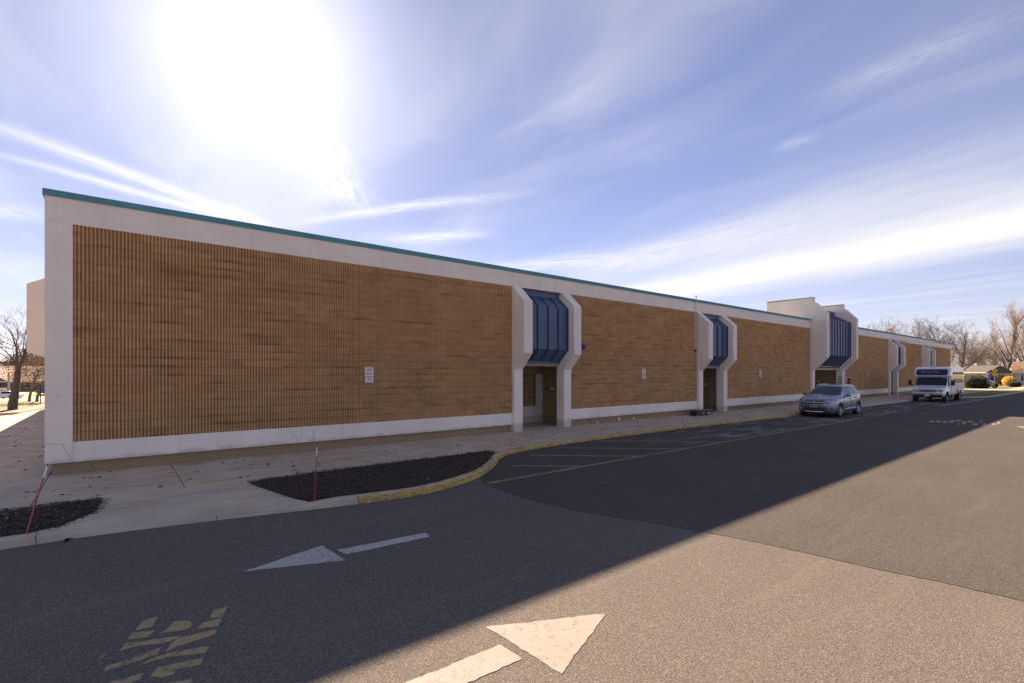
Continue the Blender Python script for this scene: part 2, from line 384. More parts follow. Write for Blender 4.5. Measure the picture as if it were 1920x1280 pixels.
t = material('bark_mulch'); p = pos(t)
v = t.n('ShaderNodeTexVoronoi', {'Vector': t.stretch(p, (38, 70, 50)), 'Scale': 1.0})
c = t.mix(t.n('ShaderNodeSeparateColor', {0: v.outputs['Color']}).outputs[0], (.018, .012, .009), (.075, .050, .034))
c = t.mix(t.rng(t.noise(p, 30, 4, .7), .68, .74), c, (.12, .095, .07))
t.put(t.b.inputs['Base Color'], c); t.b.inputs['Roughness'].default_value = .95; bump(t, t.m('ADD', v.outputs['Distance'], t.noise(p, 25, 5, .7)), 1.0, .03)
M_CHIP = simple('mulch_chip', (.050, .034, .023), .9, .6, 9)
M_CHIPL = simple('pale_mulch_chip', (.20, .165, .125), .9, .4, 9)
M_LEAF = simple('dry_leaf', (.075, .042, .024), .85, .5, 6)

def grass_mat(name, a, b_, c_):
    t = material(name); p = pos(t)
    c = t.mix(t.rng(t.noise(p, .5, 5, .65), .3, .7), a, b_); c = t.mix(t.rng(t.noise(p, 14, 4, .7), .45, .7), c, c_)
    t.put(t.b.inputs['Base Color'], c); t.b.inputs['Roughness'].default_value = .9; bump(t, t.noise(p, 40, 4, .7), .9, .03); return t.mat
M_GRASS = grass_mat('winter_grass', (.10, .115, .030), (.20, .175, .055), (.26, .21, .085))
M_LAWN = grass_mat('green_lawn', (.045, .085, .022), (.085, .12, .03), (.13, .135, .04))
M_DRY = grass_mat('dry_grass', (.30, .22, .085), (.38, .285, .12), (.24, .18, .07))
M_SOIL = simple('bare_soil', (.17, .115, .075), .95, .3, 2, 0, .6, 18)
M_BARK = simple('grey_bark', (.12, .095, .08), .95, .35, 5, 0, .7, 25)
M_TWIG = simple('reddish_twig', (.17, .125, .105), .9, .3, 3)
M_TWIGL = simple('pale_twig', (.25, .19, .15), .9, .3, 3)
M_DRYLEAF = simple('tan_dry_leaves', (.42, .28, .16), .85, .35, 8)
M_EVER = simple('evergreen_leaves', (.030, .042, .018), .85, .5, 6)
M_HEDGE = simple('clipped_hedge_leaves', (.022, .036, .014), .8, .5, 12)
M_GOLD = simple('golden_leaves', (.55, .34, .02), .75, .3, 8)
M_BROWNBUSH = simple('brown_bush_twigs', (.11, .078, .045), .9, .4, 8)
M_METAL = simple('galvanised_steel', (.42, .42, .43), .4, .12, 5, .8)
M_BLACK = simple('black_plastic', (.018, .018, .019), .5, .3, 8, local=True)
M_RUBBER = simple('tyre_rubber', (.020, .020, .020), .85, .25, 14, local=True)
M_ALLOY = simple('alloy_rim', (.55, .55, .56), .32, .06, 6, .85, local=True)
M_CHROME = simple('chrome', (.72, .72, .74), .16, .05, 6, 1.0, local=True)
M_REDSTK = simple('red_fibreglass', (.36, .045, .035), .5, .15, 6)
M_WHTSTK = simple('white_reflective_tape', (.72, .70, .68), .45, .05, 6)
M_SIGN = simple('sign_face_white', (.74, .64, .62), .5, .07, 4)
M_SIGNRED = simple('sign_red_ink', (.34, .10, .09), .55, .1, 6)
M_SIGNBLUE = simple('sign_blue_ink', (.03, .08, .38), .5, .1, 6)
M_SIGNYEL = simple('sign_yellow', (.62, .50, .02), .5, .08, 6)
M_WOOD = simple('weathered_board', (.17, .13, .10), .9, .3, 12, 0, .4, 60)
def glass(name, col=(.012, .016, .020), rough=.04, spec=.32):
    t = material(name); p = t.n('ShaderNodeTexCoord').outputs['Object']
    t.put(t.b.inputs['Base Color'], t.mix(t.rng(t.noise(p, 2.5, 4), .35, .7), scalec(col, .7), scalec(col, 1.5)))
    t.b.inputs['Roughness'].default_value = rough; t.b.inputs['Specular IOR Level'].default_value = spec
    t.b.inputs['Coat Weight'].default_value = .15; t.b.inputs['Coat Roughness'].default_value = .03; return t.mat
M_GLASS = glass('car_glass')
M_LAMP = glass('headlamp_glass', (.42, .43, .45), .12)
M_TAIL = simple('tail_lamp_red', (.30, .02, .02), .25, .1, 5, local=True)
def carpaint(name, col, metal=.45, rough=.32):
    t = material(name); p = t.n('ShaderNodeTexCoord').outputs['Object']
    t.put(t.b.inputs['Base Color'], t.mix(t.rng(t.noise(p, 1.5, 5), .3, .7), scalec(col, .93), scalec(col, 1.06)))
    t.b.inputs['Metallic'].default_value = metal; t.put(t.b.inputs['Roughness'], t.rng(t.noise(p, 6, 4), .35, .7, rough - .05, rough + .08))
    t.b.inputs['Coat Weight'].default_value = .7; t.b.inputs['Coat Roughness'].default_value = .06; return t.mat
M_CARBLUE = carpaint('slate_blue_car_paint', (.165, .215, .30))
M_CARWHITE = carpaint('white_car_paint', (.72, .72, .73), 0.0, .35)
M_CARSILVER = carpaint('silver_car_paint', (.42, .44, .47), .5)
M_CARNAVY = carpaint('navy_car_paint', (.03, .05, .14), .3)
M_PLATE = simple('yellow_licence_plate', (.52, .40, .10), .5, .1, 8, local=True)
# ------------------------------------------------------------ the ground
SW = .12                                             # sidewalk height above the road
# level ground; beyond the short side of the building it falls away to the side street
g = struct(MB().prism_x([(-1500, -4), (1900, -4), (1900, -2.42), (138, -2.42), (126, -3.05), (39.4, -.06), (-1500, -.06)], -1500, 1900).make('ground', M_DRY))
road = struct(MB().prism_z([(-90, -70), (260, -70), (260, -3.0), (62, -3.0), (12, -2.2), (-90, -2.2)], -.3, 0).make('road', M_ASPH))
KERB = [(-14, -4.98), (-6, -5.02), (-.03, -5.07), (.58, -5.09), (1.04, -5.12), (2.32, -5.34), (3.2, -5.54), (4.17, -5.76), (4.8, -5.87), (5.41, -5.92), (6.1, -5.84), (6.8, -5.61),
        (7.45, -5.30), (7.99, -4.90), (8.55, -4.40), (9.0, -3.92), (9.4, -3.60), (9.92, -3.35), (10.5, -3.19), (11.17, -3.09), (12.4, -2.98), (13.63, -2.90), (16.6, -2.86),
        (20.6, -2.88), (24.5, -3.03), (28.8, -3.20), (36, -3.26), (44, -3.30), (50.5, -3.42), (56, -3.7), (60, -4.25)]
def curve_pts(pts, n=5):                              # Catmull-Rom through plan points
    out = []
    for i in range(len(pts) - 1):
        p0 = Vector(pts[max(i - 1, 0)]); p1 = Vector(pts[i]); p2 = Vector(pts[i + 1]); p3 = Vector(pts[min(i + 2, len(pts) - 1)])
        for k in range(n):
            u = k / n; out.append(.5 * ((2 * p1) + (p2 - p0) * u + (2 * p0 - 5 * p1 + 4 * p2 - p3) * u * u + (3 * p1 - p0 - 3 * p2 + p3) * u ** 3))
    return out + [Vector(pts[-1])]
KC = curve_pts(KERB, 4)
seam = [(7.42, -5.32), (7.12, -5.86), (7.02, -6.78), (7.02, -7.6), (7.11, -8.44), (7.5, -9.6), (7.81, -10.6), (7.94, -11.4), (8.04, -12.2), (8.16, -12.9), (8.25, -13.6), (8.7, -17), (9.3, -24), (9.8, -69)]
def wob(pts, amp, n, seed):                           # an uneven hand-laid edge
    out = []
    for i in range(len(pts) - 1):
        a, b_ = Vector(pts[i]), Vector(pts[i + 1])
        for k in range(n):
            q = a.lerp(b_, k / n); j = mnoise.noise(Vector((q.x * 3.1 + seed, q.y * 3.1, 0))) * amp; out.append((q.x + j, q.y + j * .4))
    return out + [tuple(pts[-1])]
far_edge = [(259, -69), (259, -3.2), (62, -3.2), (44, -3.0), (20, -2.6), (12, -2.7), (9.4, -3.2)]
struct(MB().prism_z(wob(seam, .035, 6, 2) + far_edge + [(8.6, -4.0)], -.01, .004).make('newer_road', M_ASPH2))
lane = [(9.0, -5.95), (12, -5.9), (17, -5.9), (24, -5.92), (30, -6.0), (50, -6.2), (60, -6.3), (60, -3.3), (44, -3.05), (24, -2.8), (13.6, -2.6), (11.2, -2.9), (9.9, -3.2)]
struct(MB().prism_z(lane, -.01, .008).make('parking_lane', M_LANE))
# crack where the old and the newer surface meet
MBc = MB()
sp = wob(seam[1:12], .035, 6, 2)
for i in range(len(sp) - 1):
    a, b_ = Vector((*sp[i], .0055)), Vector((*sp[i + 1], .0055)); wd = .006 + .010 * abs(mnoise.noise(Vector((a.x * 2, a.y * 1.7, 5))))
    MBc.add([a + Vector((-wd, 0, 0)), a + Vector((wd, 0, 0)), b_ + Vector((wd, 0, 0)), b_ + Vector((-wd, 0, 0))], [(0, 1, 2, 3)])
struct(MBc.make('road_crack', M_CRACK))
def hairline(pts, wd, mat, z, seed):
    m_ = MB(); q = []
    for a, b_ in zip(pts, pts[1:]):
        a, b_ = on_z(*a), on_z(*b_); n = 14
        for k in range(n): c_ = a.lerp(b_, k / n); j = mnoise.noise(Vector((c_.x * 5 + seed, c_.y * 5, 0))) * .035; q.append(Vector((c_.x + j, c_.y + j, z)))
    for a, b_ in zip(q, q[1:]):
        d = (b_ - a); n_ = Vector((-d.y, d.x, 0)).normalized() * wd * (.4 + abs(mnoise.noise(a * 6)))
        m_.add([a - n_, b_ - n_, b_ + n_, a + n_], [(0, 1, 2, 3)])
    return struct(m_.make('road_crack', mat))
hairline([(1348, 1003), (1405, 1022), (1425, 1036)], .005, M_CRACK, .0022, 1); hairline([(1580, 1048), (1640, 1052), (1700, 1068), (1790, 1084), (1925, 1092)], .006, M_CRACK, .0058, 2)
hairline([(1495, 1000), (1560, 975), (1600, 955), (1660, 922), (1720, 892)], .012, M_LANE, .0058, 3); hairline([(1230, 968), (1330, 960), (1460, 955)], .006, M_CRACK, .0058, 4)
hairline([(930, 1010), (1010, 1030), (1090, 1062), (1180, 1075)], .004, M_CRACK, .0022, 5)

# kerb: a row of cast stones, grey at the ramp, yellow painted beyond it
kerb = struct(bpy.data.objects.new('kerb', None)); COL.objects.link(kerb)
def kerb_height(p):
    if p.x < .35: return SW + .012
    if p.x < 1.6: return SW + .012 - (p.x - .35) / 1.25 * .105
    if p.x < 3.0: return .027
    if p.x < 4.1: return .027 + (p.x - 3.0) / 1.1 * .11
    return SW + .015
def offset(pts, d):
    out = []
    for i, p in enumerate(pts):
        t_ = (pts[min(i + 1, len(pts) - 1)] - pts[max(i - 1, 0)]).normalized(); out.append(p + Vector((-t_.y, t_.x)) * d)
    return out
def kerb_stones(curve, step, mat_of, hgt, parent, width=.155, wj=1.0):
    L_ = [0]
    for i in range(len(curve) - 1): L_.append(L_[-1] + (curve[i + 1] - curve[i]).length)
    def at(d):
        for i in range(len(L_) - 1):
            if L_[i + 1] >= d: return curve[i].lerp(curve[i + 1], (d - L_[i]) / max(1e-6, L_[i + 1] - L_[i]))
        return curve[-1]
    d = 0
    while d < L_[-1] - .3:
        st = min(step * random.uniform(.92, 1.08), L_[-1] - d); n = 7
        line = [at(d + .006 + (st - .012) * k / (n - 1)) for k in range(n)]
        inn = offset(line, width); vs = []; fs = []
        for k in range(n):
            h = hgt(line[k]); j = lambda: random.uniform(-.007, .007) * wj
            a, b_ = line[k], inn[k]; m1 = a.lerp(b_, .10); m2 = a.lerp(b_, .30)
            vs += [(a.x + j(), a.y + j(), -.05), (a.x + j(), a.y + j(), max(.01, h - .04) + j()), (m1.x + j(), m1.y + j(), h - .012 + j() * .6), (m2.x, m2.y, h + j() * .4), (b_.x, b_.y, h + j() * .3), (b_.x, b_.y, -.05)]
        for k in range(n - 1):
            for q in range(5): fs.append((k * 6 + q, k * 6 + 6 + q, k * 6 + 7 + q, k * 6 + 1 + q))
        fs += [tuple(range(6)), tuple(range((n - 1) * 6 + 5, (n - 1) * 6 - 1, -1))]
        o = obj('kerb_stone', vs, fs, mat_of(line[3]), parent); smooth_angle(o, 50)
        d += st
kerb_stones(KC, 2.3, lambda p: MATS['yellow_kerb_paint'] if 4.2 < p.x < 37 else M_KERB, kerb_height, kerb)

# sidewalk: mortar bed with separate slabs, joints at 2.13 m
inner = [(p.x, p.y) for p in offset(KC, .150)]
side = struct(MB().prism_z(inner + [(60, 30), (-14, 30), (-14, -4.9)], -.3, .02).make('sidewalk', M_CRACK))
def slab(poly, parent=side, z=SW, mat=M_SLAB, tilt=True):
    n = len(poly); area = sum(poly[i][0] * poly[(i + 1) % n][1] - poly[(i + 1) % n][0] * poly[i][1] for i in range(n))
    if area < 0: poly = poly[::-1]
    cx = sum(p[0] for p in poly) / n; cy = sum(p[1] for p in poly) / n; dz = random.uniform(-.004, .003) if tilt else 0
    inset = []
    for i, p in enumerate(poly):
        v_ = Vector((cx - p[0], cy - p[1])); v_.normalize(); inset.append((p[0] + v_.x * .012, p[1] + v_.y * .012))
    vs = [(*p, SW - .06) for p in poly] + [(*p, z + dz - .008) for p in poly] + [(*p, z + dz) for p in inset]
    fs = [(i, (i + 1) % n, n + (i + 1) % n, n + i) for i in range(n)] + [(n + i, n + (i + 1) % n, 2 * n + (i + 1) % n, 2 * n + i) for i in range(n)] + [tuple(range(2 * n, 3 * n))]
    return obj('slab', vs, fs, mat, parent)
def kerb_y(x):                                        # inner kerb line at x (straight part)
    best = min(range(len(inner)), key=lambda i: abs(inner[i][0] - x)); return inner[best][1]
G_ = .006
xj = [.06 + 2.132 * k for k in range(-6, 29)]
for k in range(len(xj) - 1):
    a, b_ = xj[k] + G_, xj[k + 1] - G_
    if b_ < 9.5: yl = (-2.98, -2.98)
    else: yl = (max(kerb_y(a) + .004, -3.02), max(kerb_y(b_) + .004, -3.02))
    if a < 9.5 < b_: yl = (-2.98, -2.98)
    slab([(a, yl[0]), (b_, yl[1]), (b_, .30), (a, .30)])
for k in range(len(xj) - 1):                           # far stretch: narrow outer strip where the kerb swings out
    if xj[k] > 23:
        a, b_ = xj[k] + G_, min(xj[k + 1] - G_, 59.9)
        if kerb_y(b_) < -3.06: slab([(a, kerb_y(a) + .004), (b_, kerb_y(b_) + .004), (b_, -3.03), (a, -3.03)])
# apron between the two beds (one pour, down to the ramp)
BED_A = [(-9, -3.1), (.30, -3.08), (.93, -3.10), (.97, -3.55), (.90, -4.09), (.72, -4.38), (.51, -4.71), (.24, -4.93), (-9, -4.86)]
BED_B = [(3.21, -3.34), (3.57, -3.16), (4.7, -3.04), (5.98, -3.01), (7.4, -3.01), (8.5, -3.02), (9.25, -3.06), (9.30, -3.52), (8.93, -3.88), (8.46, -4.28), (7.9, -4.76), (7.36, -5.15), (6.74, -5.45),
         (6.08, -5.68), (5.41, -5.76), (4.8, -5.71), (4.2, -5.61), (3.75, -5.50), (3.58, -5.05), (3.40, -4.45), (3.27, -3.85)]
def lin(x, pts):
    for (x0, y0), (x1, y1) in zip(pts, pts[1:]):
        if x0 <= x <= x1: return y0 + (y1 - y0) * (x - x0) / max(1e-6, x1 - x0)
    return pts[0][1] if x < pts[0][0] else pts[-1][1]
inner_s = sorted(p for p in inner if -1 < p[0] < 5)
EA = [(.24, -4.93), (.51, -4.71), (.72, -4.38), (.90, -4.09), (.965, -3.55)]; EB = [(3.212, -3.34), (3.27, -3.85), (3.40, -4.45), (3.58, -5.05), (3.72, -5.46)]
xs_ = sorted(set([.255 + 3.45 * k / 46 for k in range(47)] + [.967, .97, 3.209, 3.212])); apv = []; NR = 12
for x in xs_:
    yt = lin(x, EA) if x <= .9655 else lin(x, EB) if x >= 3.212 else -2.992
    yb = lin(x, inner_s) + .004; kh = kerb_height(Vector((x, 0))) - .004; yt = max(yt, yb + .003)
    for r_ in range(NR + 1):
        u = r_ / NR; y = yt + (yb - yt) * u; f = min(1, max(0, (-y - 4.3) / (-yb - 4.3))) if yb < -4.35 else 0
        apv.append((x, y, SW + (kh - SW) * f * f * (3 - 2 * f)))
o = obj('apron_slab', apv, [(k * (NR + 1) + r_, k * (NR + 1) + r_ + 1, (k + 1) * (NR + 1) + r_ + 1, (k + 1) * (NR + 1) + r_) for k in range(len(xs_) - 1) for r_ in range(NR)], M_SLAB, side)
bmx = bmesh.new(); bmx.from_mesh(o.data); bmesh.ops.recalc_face_normals(bmx, faces=bmx.faces)
if sum(f.normal.z for f in bmx.faces) < 0: bmesh.ops.reverse_faces(bmx, faces=bmx.faces)
bmx.to_mesh(o.data); bmx.free()
slab([(9.31, -3.47), (9.4, -3.06), (9.32, -2.992), (12.8, -2.992)] + [(p[0], p[1] + .004) for p in inner if 9.5 < p[0] < 12.6][::-1], tilt=False)
# slabs round the corner, along the short side of the building
for k in range(1, 15):
    y0, y1 = .312 + 1.8 * (k - 1), .306 + 1.8 * k - G_
    for x0, x1 in ((-2.07, .06 - G_), (-4.2, -2.07 - G_ * 2), (-6.33, -4.2 - G_ * 2), (-8.4, -6.33 - G_ * 2)):
        if y1 > 22.0 and x1 < -2.2: continue
        slab([(x0, y0), (x1 - G_, y0), (x1 - G_, y1), (x0, y1)])

# planting beds
def bed(name, poly, lab):
    zb = SW - .012; n = 26
    xs = [p[0] for p in poly]; ys = [p[1] for p in poly]
    bm = bmesh.new(); f = bm.faces.new([bm.verts.new((x, y, zb)) for x, y in poly]); bmesh.ops.triangulate(bm, faces=[f])
    bmesh.ops.subdivide_edges(bm, edges=bm.edges[:], cuts=7, use_grid_fill=True)
    for v_ in bm.verts:
        if not v_.is_boundary: v_.co.z += .022 + .022 * mnoise.noise(v_.co * 3.0)
    bmesh.ops.recalc_face_normals(bm, faces=bm.faces)
    me = bpy.data.meshes.new(name); bm.to_mesh(me); bm.free(); me.materials.append(MATS['bark_mulch'])
    o = bpy.data.objects.new(name, me); COL.objects.link(o); return struct(o)
def inside(x, y, poly):
    c_ = False; n = len(poly)
    for i in range(n):
        x1, y1 = poly[i]; x2, y2 = poly[(i + 1) % n]
        if (y1 > y) != (y2 > y) and x < (x2 - x1) * (y - y1) / (y2 - y1) + x1: c_ = not c_
    return c_
bed('mulch_bed', BED_A, ''); bed('mulch_bed', BED_B, '')
rng = random.Random(3)
def chips(name, poly, n, mat, size, z, x_min=-1.5):
    m_ = MB()
    xs = [p[0] for p in poly]; ys = [p[1] for p in poly]
    while n > 0:
        x, y = rng.uniform(max(min(xs), x_min), max(xs)), rng.uniform(min(ys), max(ys))
        if not inside(x, y, poly): continue
        n -= 1; a = rng.uniform(0, 6.28); l = size * rng.uniform(.5, 1.5); wd = l * rng.uniform(.18, .4); dz = rng.uniform(0, .018)
        u_ = Vector((math.cos(a), math.sin(a), rng.uniform(-.3, .3))) * l; v_ = Vector((-math.sin(a), math.cos(a), rng.uniform(-.3, .3))) * wd
        c_ = Vector((x, y, z + dz)); k = Vector((0, 0, .006))
        m_.add([c_ - u_ - v_, c_ + u_ - v_, c_ + u_ + v_, c_ - u_ + v_, c_ + k], [(0, 1, 4), (1, 2, 4), (2, 3, 4), (3, 0, 4), (3, 2, 1, 0)])
    return m_.make(name, mat)
for poly in (BED_A, BED_B):
    tag(stuff(chips('mulch_chips', poly, 2600, M_CHIP, .030, SW + .02)), 'dark shredded bark mulch lying in the planting bed', 'mulch')
    tag(stuff(chips('pale_wood_chips', poly, 90, M_CHIPL, .022, SW + .035)), 'pale wood chips scattered over the dark mulch', 'wood chips')
spill = MB()
for poly in (BED_A, BED_B):
    for k in range(520):
        i = rng.randrange(len(poly)); a, b_ = Vector(poly[i]), Vector(poly[(i + 1) % len(poly)]); q = a.lerp(b_, rng.random()) + Vector((rng.gauss(0, .06), rng.gauss(0, .06)))
        if q.x < -1 or inside(q.x, q.y, poly) or q.y < -5.0: continue
        an = rng.uniform(0, 6.28); l = rng.uniform(.008, .026); u_ = Vector((math.cos(an), math.sin(an), 0)) * l; v_ = Vector((-math.sin(an), math.cos(an), 0)) * l * .35; c_ = Vector((q.x, q.y, SW + .002))
        spill.add([c_ - u_, c_ - v_, c_ + u_, c_ + v_, c_ + Vector((0, 0, .007))], [(0, 1, 4), (1, 2, 4), (2, 3, 4), (3, 0, 4)])
tag(stuff(spill.make('spilled_mulch', M_CHIP)), 'dark mulch crumbs spilled from the beds onto the concrete', 'mulch')
leafp = [(-7, -2.9), (40, -2.9), (40, -.2), (-.3, -.2), (-.3, 20), (-7, 20)]
def leaves(n, poly, size):
    m_ = MB(); xs = [p[0] for p in poly]; ys = [p[1] for p in poly]
    while n > 0:
        x, y = rng.uniform(min(xs), max(xs)), rng.uniform(min(ys), max(ys))
        if not inside(x, y, poly) or mnoise.noise(Vector((x * .7, y * .7, 3))) < rng.uniform(-.6, .3): continue
        n -= 1; a = rng.uniform(0, 6.28); l = size * rng.uniform(.45, 1.3); wd = l * rng.uniform(.4, .7); cu = l * rng.uniform(.1, .45)
        ca, sa = math.cos(a), math.sin(a)
        q = [(-l, 0, cu * .5), (-.2 * l, -wd, cu), (l, 0, cu * rng.uniform(.1, 1)), (-.2 * l, wd, cu), (0, 0, .003)]
        m_.add([(x + ca * p_[0] - sa * p_[1], y + sa * p_[0] + ca * p_[1], SW + .004 + p_[2]) for p_ in q], [(0, 1, 4), (1, 2, 4), (2, 3, 4), (3, 0, 4)])
    return m_
tag(stuff(leaves(820, leafp, .05).make('fallen_leaves', M_LEAF)), 'dry brown leaves blown across the sidewalk', 'leaves')

# ------------------------------------------------------------ painted markings on the road
def marking(name, poly, mat, parent, z=.0072, jit=.012, seed=1):
    ring = [*poly, poly[0]]; pts = []
    for a, b_ in zip(ring, ring[1:]):                  # ragged, worn edge
        a, b_ = Vector(a), Vector(b_); n = max(3, int((b_ - a).length / .03)); n = min(n, 60); nrm = (b_ - a).normalized(); nrm = Vector((-nrm.y, nrm.x))
        for k in range(n):
            q = a.lerp(b_, k / n); e = mnoise.noise(Vector((q.x * 16 + seed, q.y * 16, 2))) * jit + mnoise.noise(Vector((q.x * 45 + seed, q.y * 45, 7))) * jit * .6 + mnoise.noise(Vector((q.x * 3 + seed, q.y * 3, 4))) * jit * .7
            pts.append(tuple(q + nrm * e))
    cx = sum(p[0] for p in pts) / len(pts); cy = sum(p[1] for p in pts) / len(pts)
    return MB().prism_z(pts, z - .004, z).make(name, mat, parent)
ar = thing('road_arrow', 'worn white road arrow in the shade, pointing towards the corner of the building', 'road arrow', (3.4, -7.9, 0))
IA = Matrix.Translation((-3.4, 7.9, 0))
def sub(o, off): o.location = off; return o
sub(marking('arrow_head', [(2.30, -7.84), (3.27, -7.54), (3.33, -8.24)], M_PWORN, ar, .0042), (-3.4, 7.9, 0))
sub(marking('arrow_shaft', [(3.37, -7.83), (4.60, -7.94), (4.57, -8.12), (3.41, -8.05)], M_PWORN, ar, .0042), (-3.4, 7.9, 0))
ar = thing('road_arrow', 'bright white cracked road arrow in the sunlight, pointing along the building', 'road arrow', (3.7, -11.1, 0))
sub(marking('arrow_head', [(4.76, -11.14), (3.73, -10.62), (3.77, -11.55)], M_PWHITE, ar, .0042, .014, 5), (-3.7, 11.1, 0))
sub(marking('arrow_shaft', [(3.655, -10.93), (3.655, -11.21), (2.35, -11.16), (2.35, -10.88)], M_PWHITE, ar, .0042, .012, 9), (-3.7, 11.1, 0))
def zq(zx, zy): p_ = on_z(150 + zx / 5.486, 1080 + zy / 5.486); return (p_.x, p_.y)
strokes = [[(1375, 345), (1520, 305), (1470, 410), (1335, 430)], [(1255, 480), (1455, 430), (1420, 510), (1210, 535)], [(650, 455), (800, 415), (740, 520), (570, 555)],
           [(970, 465), (1110, 455), (1165, 490), (1110, 545), (800, 590), (890, 550)], [(540, 580), (770, 555), (700, 620), (485, 650)], [(460, 690), (1050, 610), (900, 680), (600, 710), (395, 770)],
           [(1000, 640), (1410, 545), (1395, 590), (1000, 720), (890, 775), (920, 710)], [(400, 890), (825, 735), (800, 795), (420, 930), (225, 985), (280, 920)],
           [(900, 790), (1325, 715), (1290, 785), (900, 830), (610, 910), (800, 825)], [(800, 940), (1200, 850), (1270, 830), (1240, 905), (980, 960), (960, 1010), (850, 1040), (720, 1030)],
           [(300, 1097), (650, 995), (620, 1060), (330, 1180), (200, 1190)], [(900, 1097), (1165, 1055), (1130, 1130), (800, 1200)], [(215, 820), (265, 790), (240, 840), (195, 855)]]
tx = thing('road_lettering', 'faded yellow stencilled lettering on the shaded asphalt near the worn arrow', 'road marking', (1.5, -9.1, 0))
for k, st in enumerate(strokes): sub(marking('letter_stroke', [zq(*q) for q in st], M_PYELF, tx, .0042, .008, k), (-1.5, 9.1, 0))
tx2 = thing('road_lettering', 'faded yellow lettering on the dark asphalt beyond the parked car', 'road marking', (25, -9.4, 0))
for k, (x0, x1, y0, y1) in enumerate([(1741, 1752, 788, 790.5), (1754, 1764, 788, 790.5), (1767, 1777, 788.5, 791.5), (1779, 1790, 787.5, 791), (1792, 1803, 786.5, 789), (1793, 1800, 793.5, 795.2), (1804, 1812, 789, 794.5),
                                  (1814, 1826, 788.5, 791), (1822, 1834, 793, 796), (1836, 1842, 788, 791), (1842, 1850, 793, 796.5), (1860, 1867, 793, 795.5), (1869, 1876, 790.5, 793)]):
    q = [on_z(*c_) for c_ in ((x0, y1), (x1 - 2, y1), (x1, y0), (x0 + 2, y0))]
    sub(marking('letter_stroke', [(p_.x, p_.y) for p_ in q], M_PYELF, tx2, .0082, .01, k), (-25, 9.4, 0))
ar3 = thing('road_arrow', 'white road arrow in the sun beyond the lettering on the dark asphalt', 'road arrow', (30.5, -11.7, 0))
sub(marking('arrow_head', [(30.4, -11.75), (31.4, -11.40), (31.4, -12.15)], M_PWHITE, ar3, .0082), (-30.5, 11.7, 0))
sub(marking('arrow_shaft', [(31.5, -11.65), (32.7, -11.65), (32.7, -11.9), (31.5, -11.9)], M_PWHITE, ar3, .0082), (-30.5, 11.7, 0))
hz = thing('no_parking_hatching', 'yellow hatched no-parking lines painted beside the curved kerb', 'road marking', (11, -5, 0))
sub(marking('edge_line', [(7.15, -5.90), (12, -5.86), (17, -5.88), (25, -5.92), (34, -6.0), (34, -6.08), (25, -6.02), (17, -5.98), (12, -5.97), (7.15, -6.02)], M_PYEL, hz, .0125, .006), (-11, 5, 0))
for k, (a, b_) in enumerate([((8.75, -4.75), (10.1, -5.9)), ((10.15, -3.85), (12.35, -5.87)), ((11.7, -3.35), (14.45, -5.88)), ((13.9, -3.15), (16.9, -5.88))]):
    a, b_ = Vector(a), Vector(b_); nn = (b_ - a).normalized(); nn = Vector((-nn.y, nn.x)) * .048
    sub(marking('hatch_line', [tuple(a - nn), tuple(b_ - nn), tuple(b_ + nn), tuple(a + nn)], M_PYEL, hz, .0122, .006, k), (-11, 5, 0))
# ------------------------------------------------------------ the long building
Z_BRICK0, Z_BRICK1, Z_BAND0, Z_TOP, LEN, DEP = .816, 5.485, .378, 6.158, 87.8, 45.0
BAYS = [12.64, 25.30, 59.57, 72.25]; BW = 3.0; FT = .415
TX0, TX1, TFT = 40.56, 47.15, .45
bld = thing('commercial_building', 'long low commercial building of brown ribbed block with cream trim and teal coping', 'building', (0, 0, 0))
panels = [(.444, 12.64), (15.64, 25.30), (28.30, TX0), (TX1, 59.57), (62.57, 72.25), (75.25, 87.36)]
MB().box(0, .444, 0, .5, Z_BAND0, 6.03).make('corner_pier', M_WHITE, bld); MB().box(87.36, LEN, 0, .5, Z_BAND0, 6.03).make('corner_pier', M_WHITE, bld)
def strip(x0, x1, z0, z1, name, mat, y=0.0, d=.4):     # cut in lengths so that panel joints show
    n = max(1, round((x1 - x0) / 12.2)); 
    for k in range(n):
        a = x0 + (x1 - x0) * k / n + (.003 if k else 0); b_ = x0 + (x1 - x0) * (k + 1) / n - (.003 if k < n - 1 else 0)
        MB().box(a, b_, y, y + d, z0, z1).make(name, mat, bld)
strip(.444, 13.0, Z_BRICK1, 6.03, 'fascia', M_WHITE); strip(13.005, 25.5, Z_BRICK1, 6.03, 'fascia', M_WHITE, .0005); strip(25.505, TX0 - .02, Z_BRICK1, 6.03, 'fascia', M_WHITE)
strip(TX1 + .02, 87.36, Z_BRICK1, 6.03, 'fascia', M_WHITE)
for a, b_ in panels:
    MB().box(a, b_, .0, .4, Z_BAND0, Z_BRICK0).make('lower_band', M_WHITE, bld)
    MB().box(a if a > 1 else .1, b_, .10, .45, 0, Z_BAND0 - .002).make('plinth', M_BASE, bld)
    MB().box(a, b_, .062, .42, Z_BRICK0, Z_BRICK1).make('backing_wall', M_CRACK, bld)
xk = -.035; k = 0
while xk < LEN:                                        # metal coping in 3.05 m lengths
    xe = min(xk + 3.05, LEN + .035)
    if not (xe > TX0 and xk < TX1):
        MB().box(xk + .002, xe - .002, -.03, .45, 6.03 - .006, Z_TOP).make('coping_section', M_TEAL, bld)
    elif xk < TX0: MB().box(xk + .002, TX0 - .004, -.03, .45, 6.03 - .006, Z_TOP).make('coping_section', M_TEAL, bld)
    elif xe > TX1: MB().box(TX1 + .004, xe - .002, -.03, .45, 6.03 - .006, Z_TOP).make('coping_section', M_TEAL, bld)
    xk = xe + (0 if xe < LEN else 1)
yk = .452
while yk < DEP - .1:
    MB().box(-.035, .40, yk, yk + 3.04, 6.024, Z_TOP).make('coping_section', M_TEAL, bld); yk += 3.05
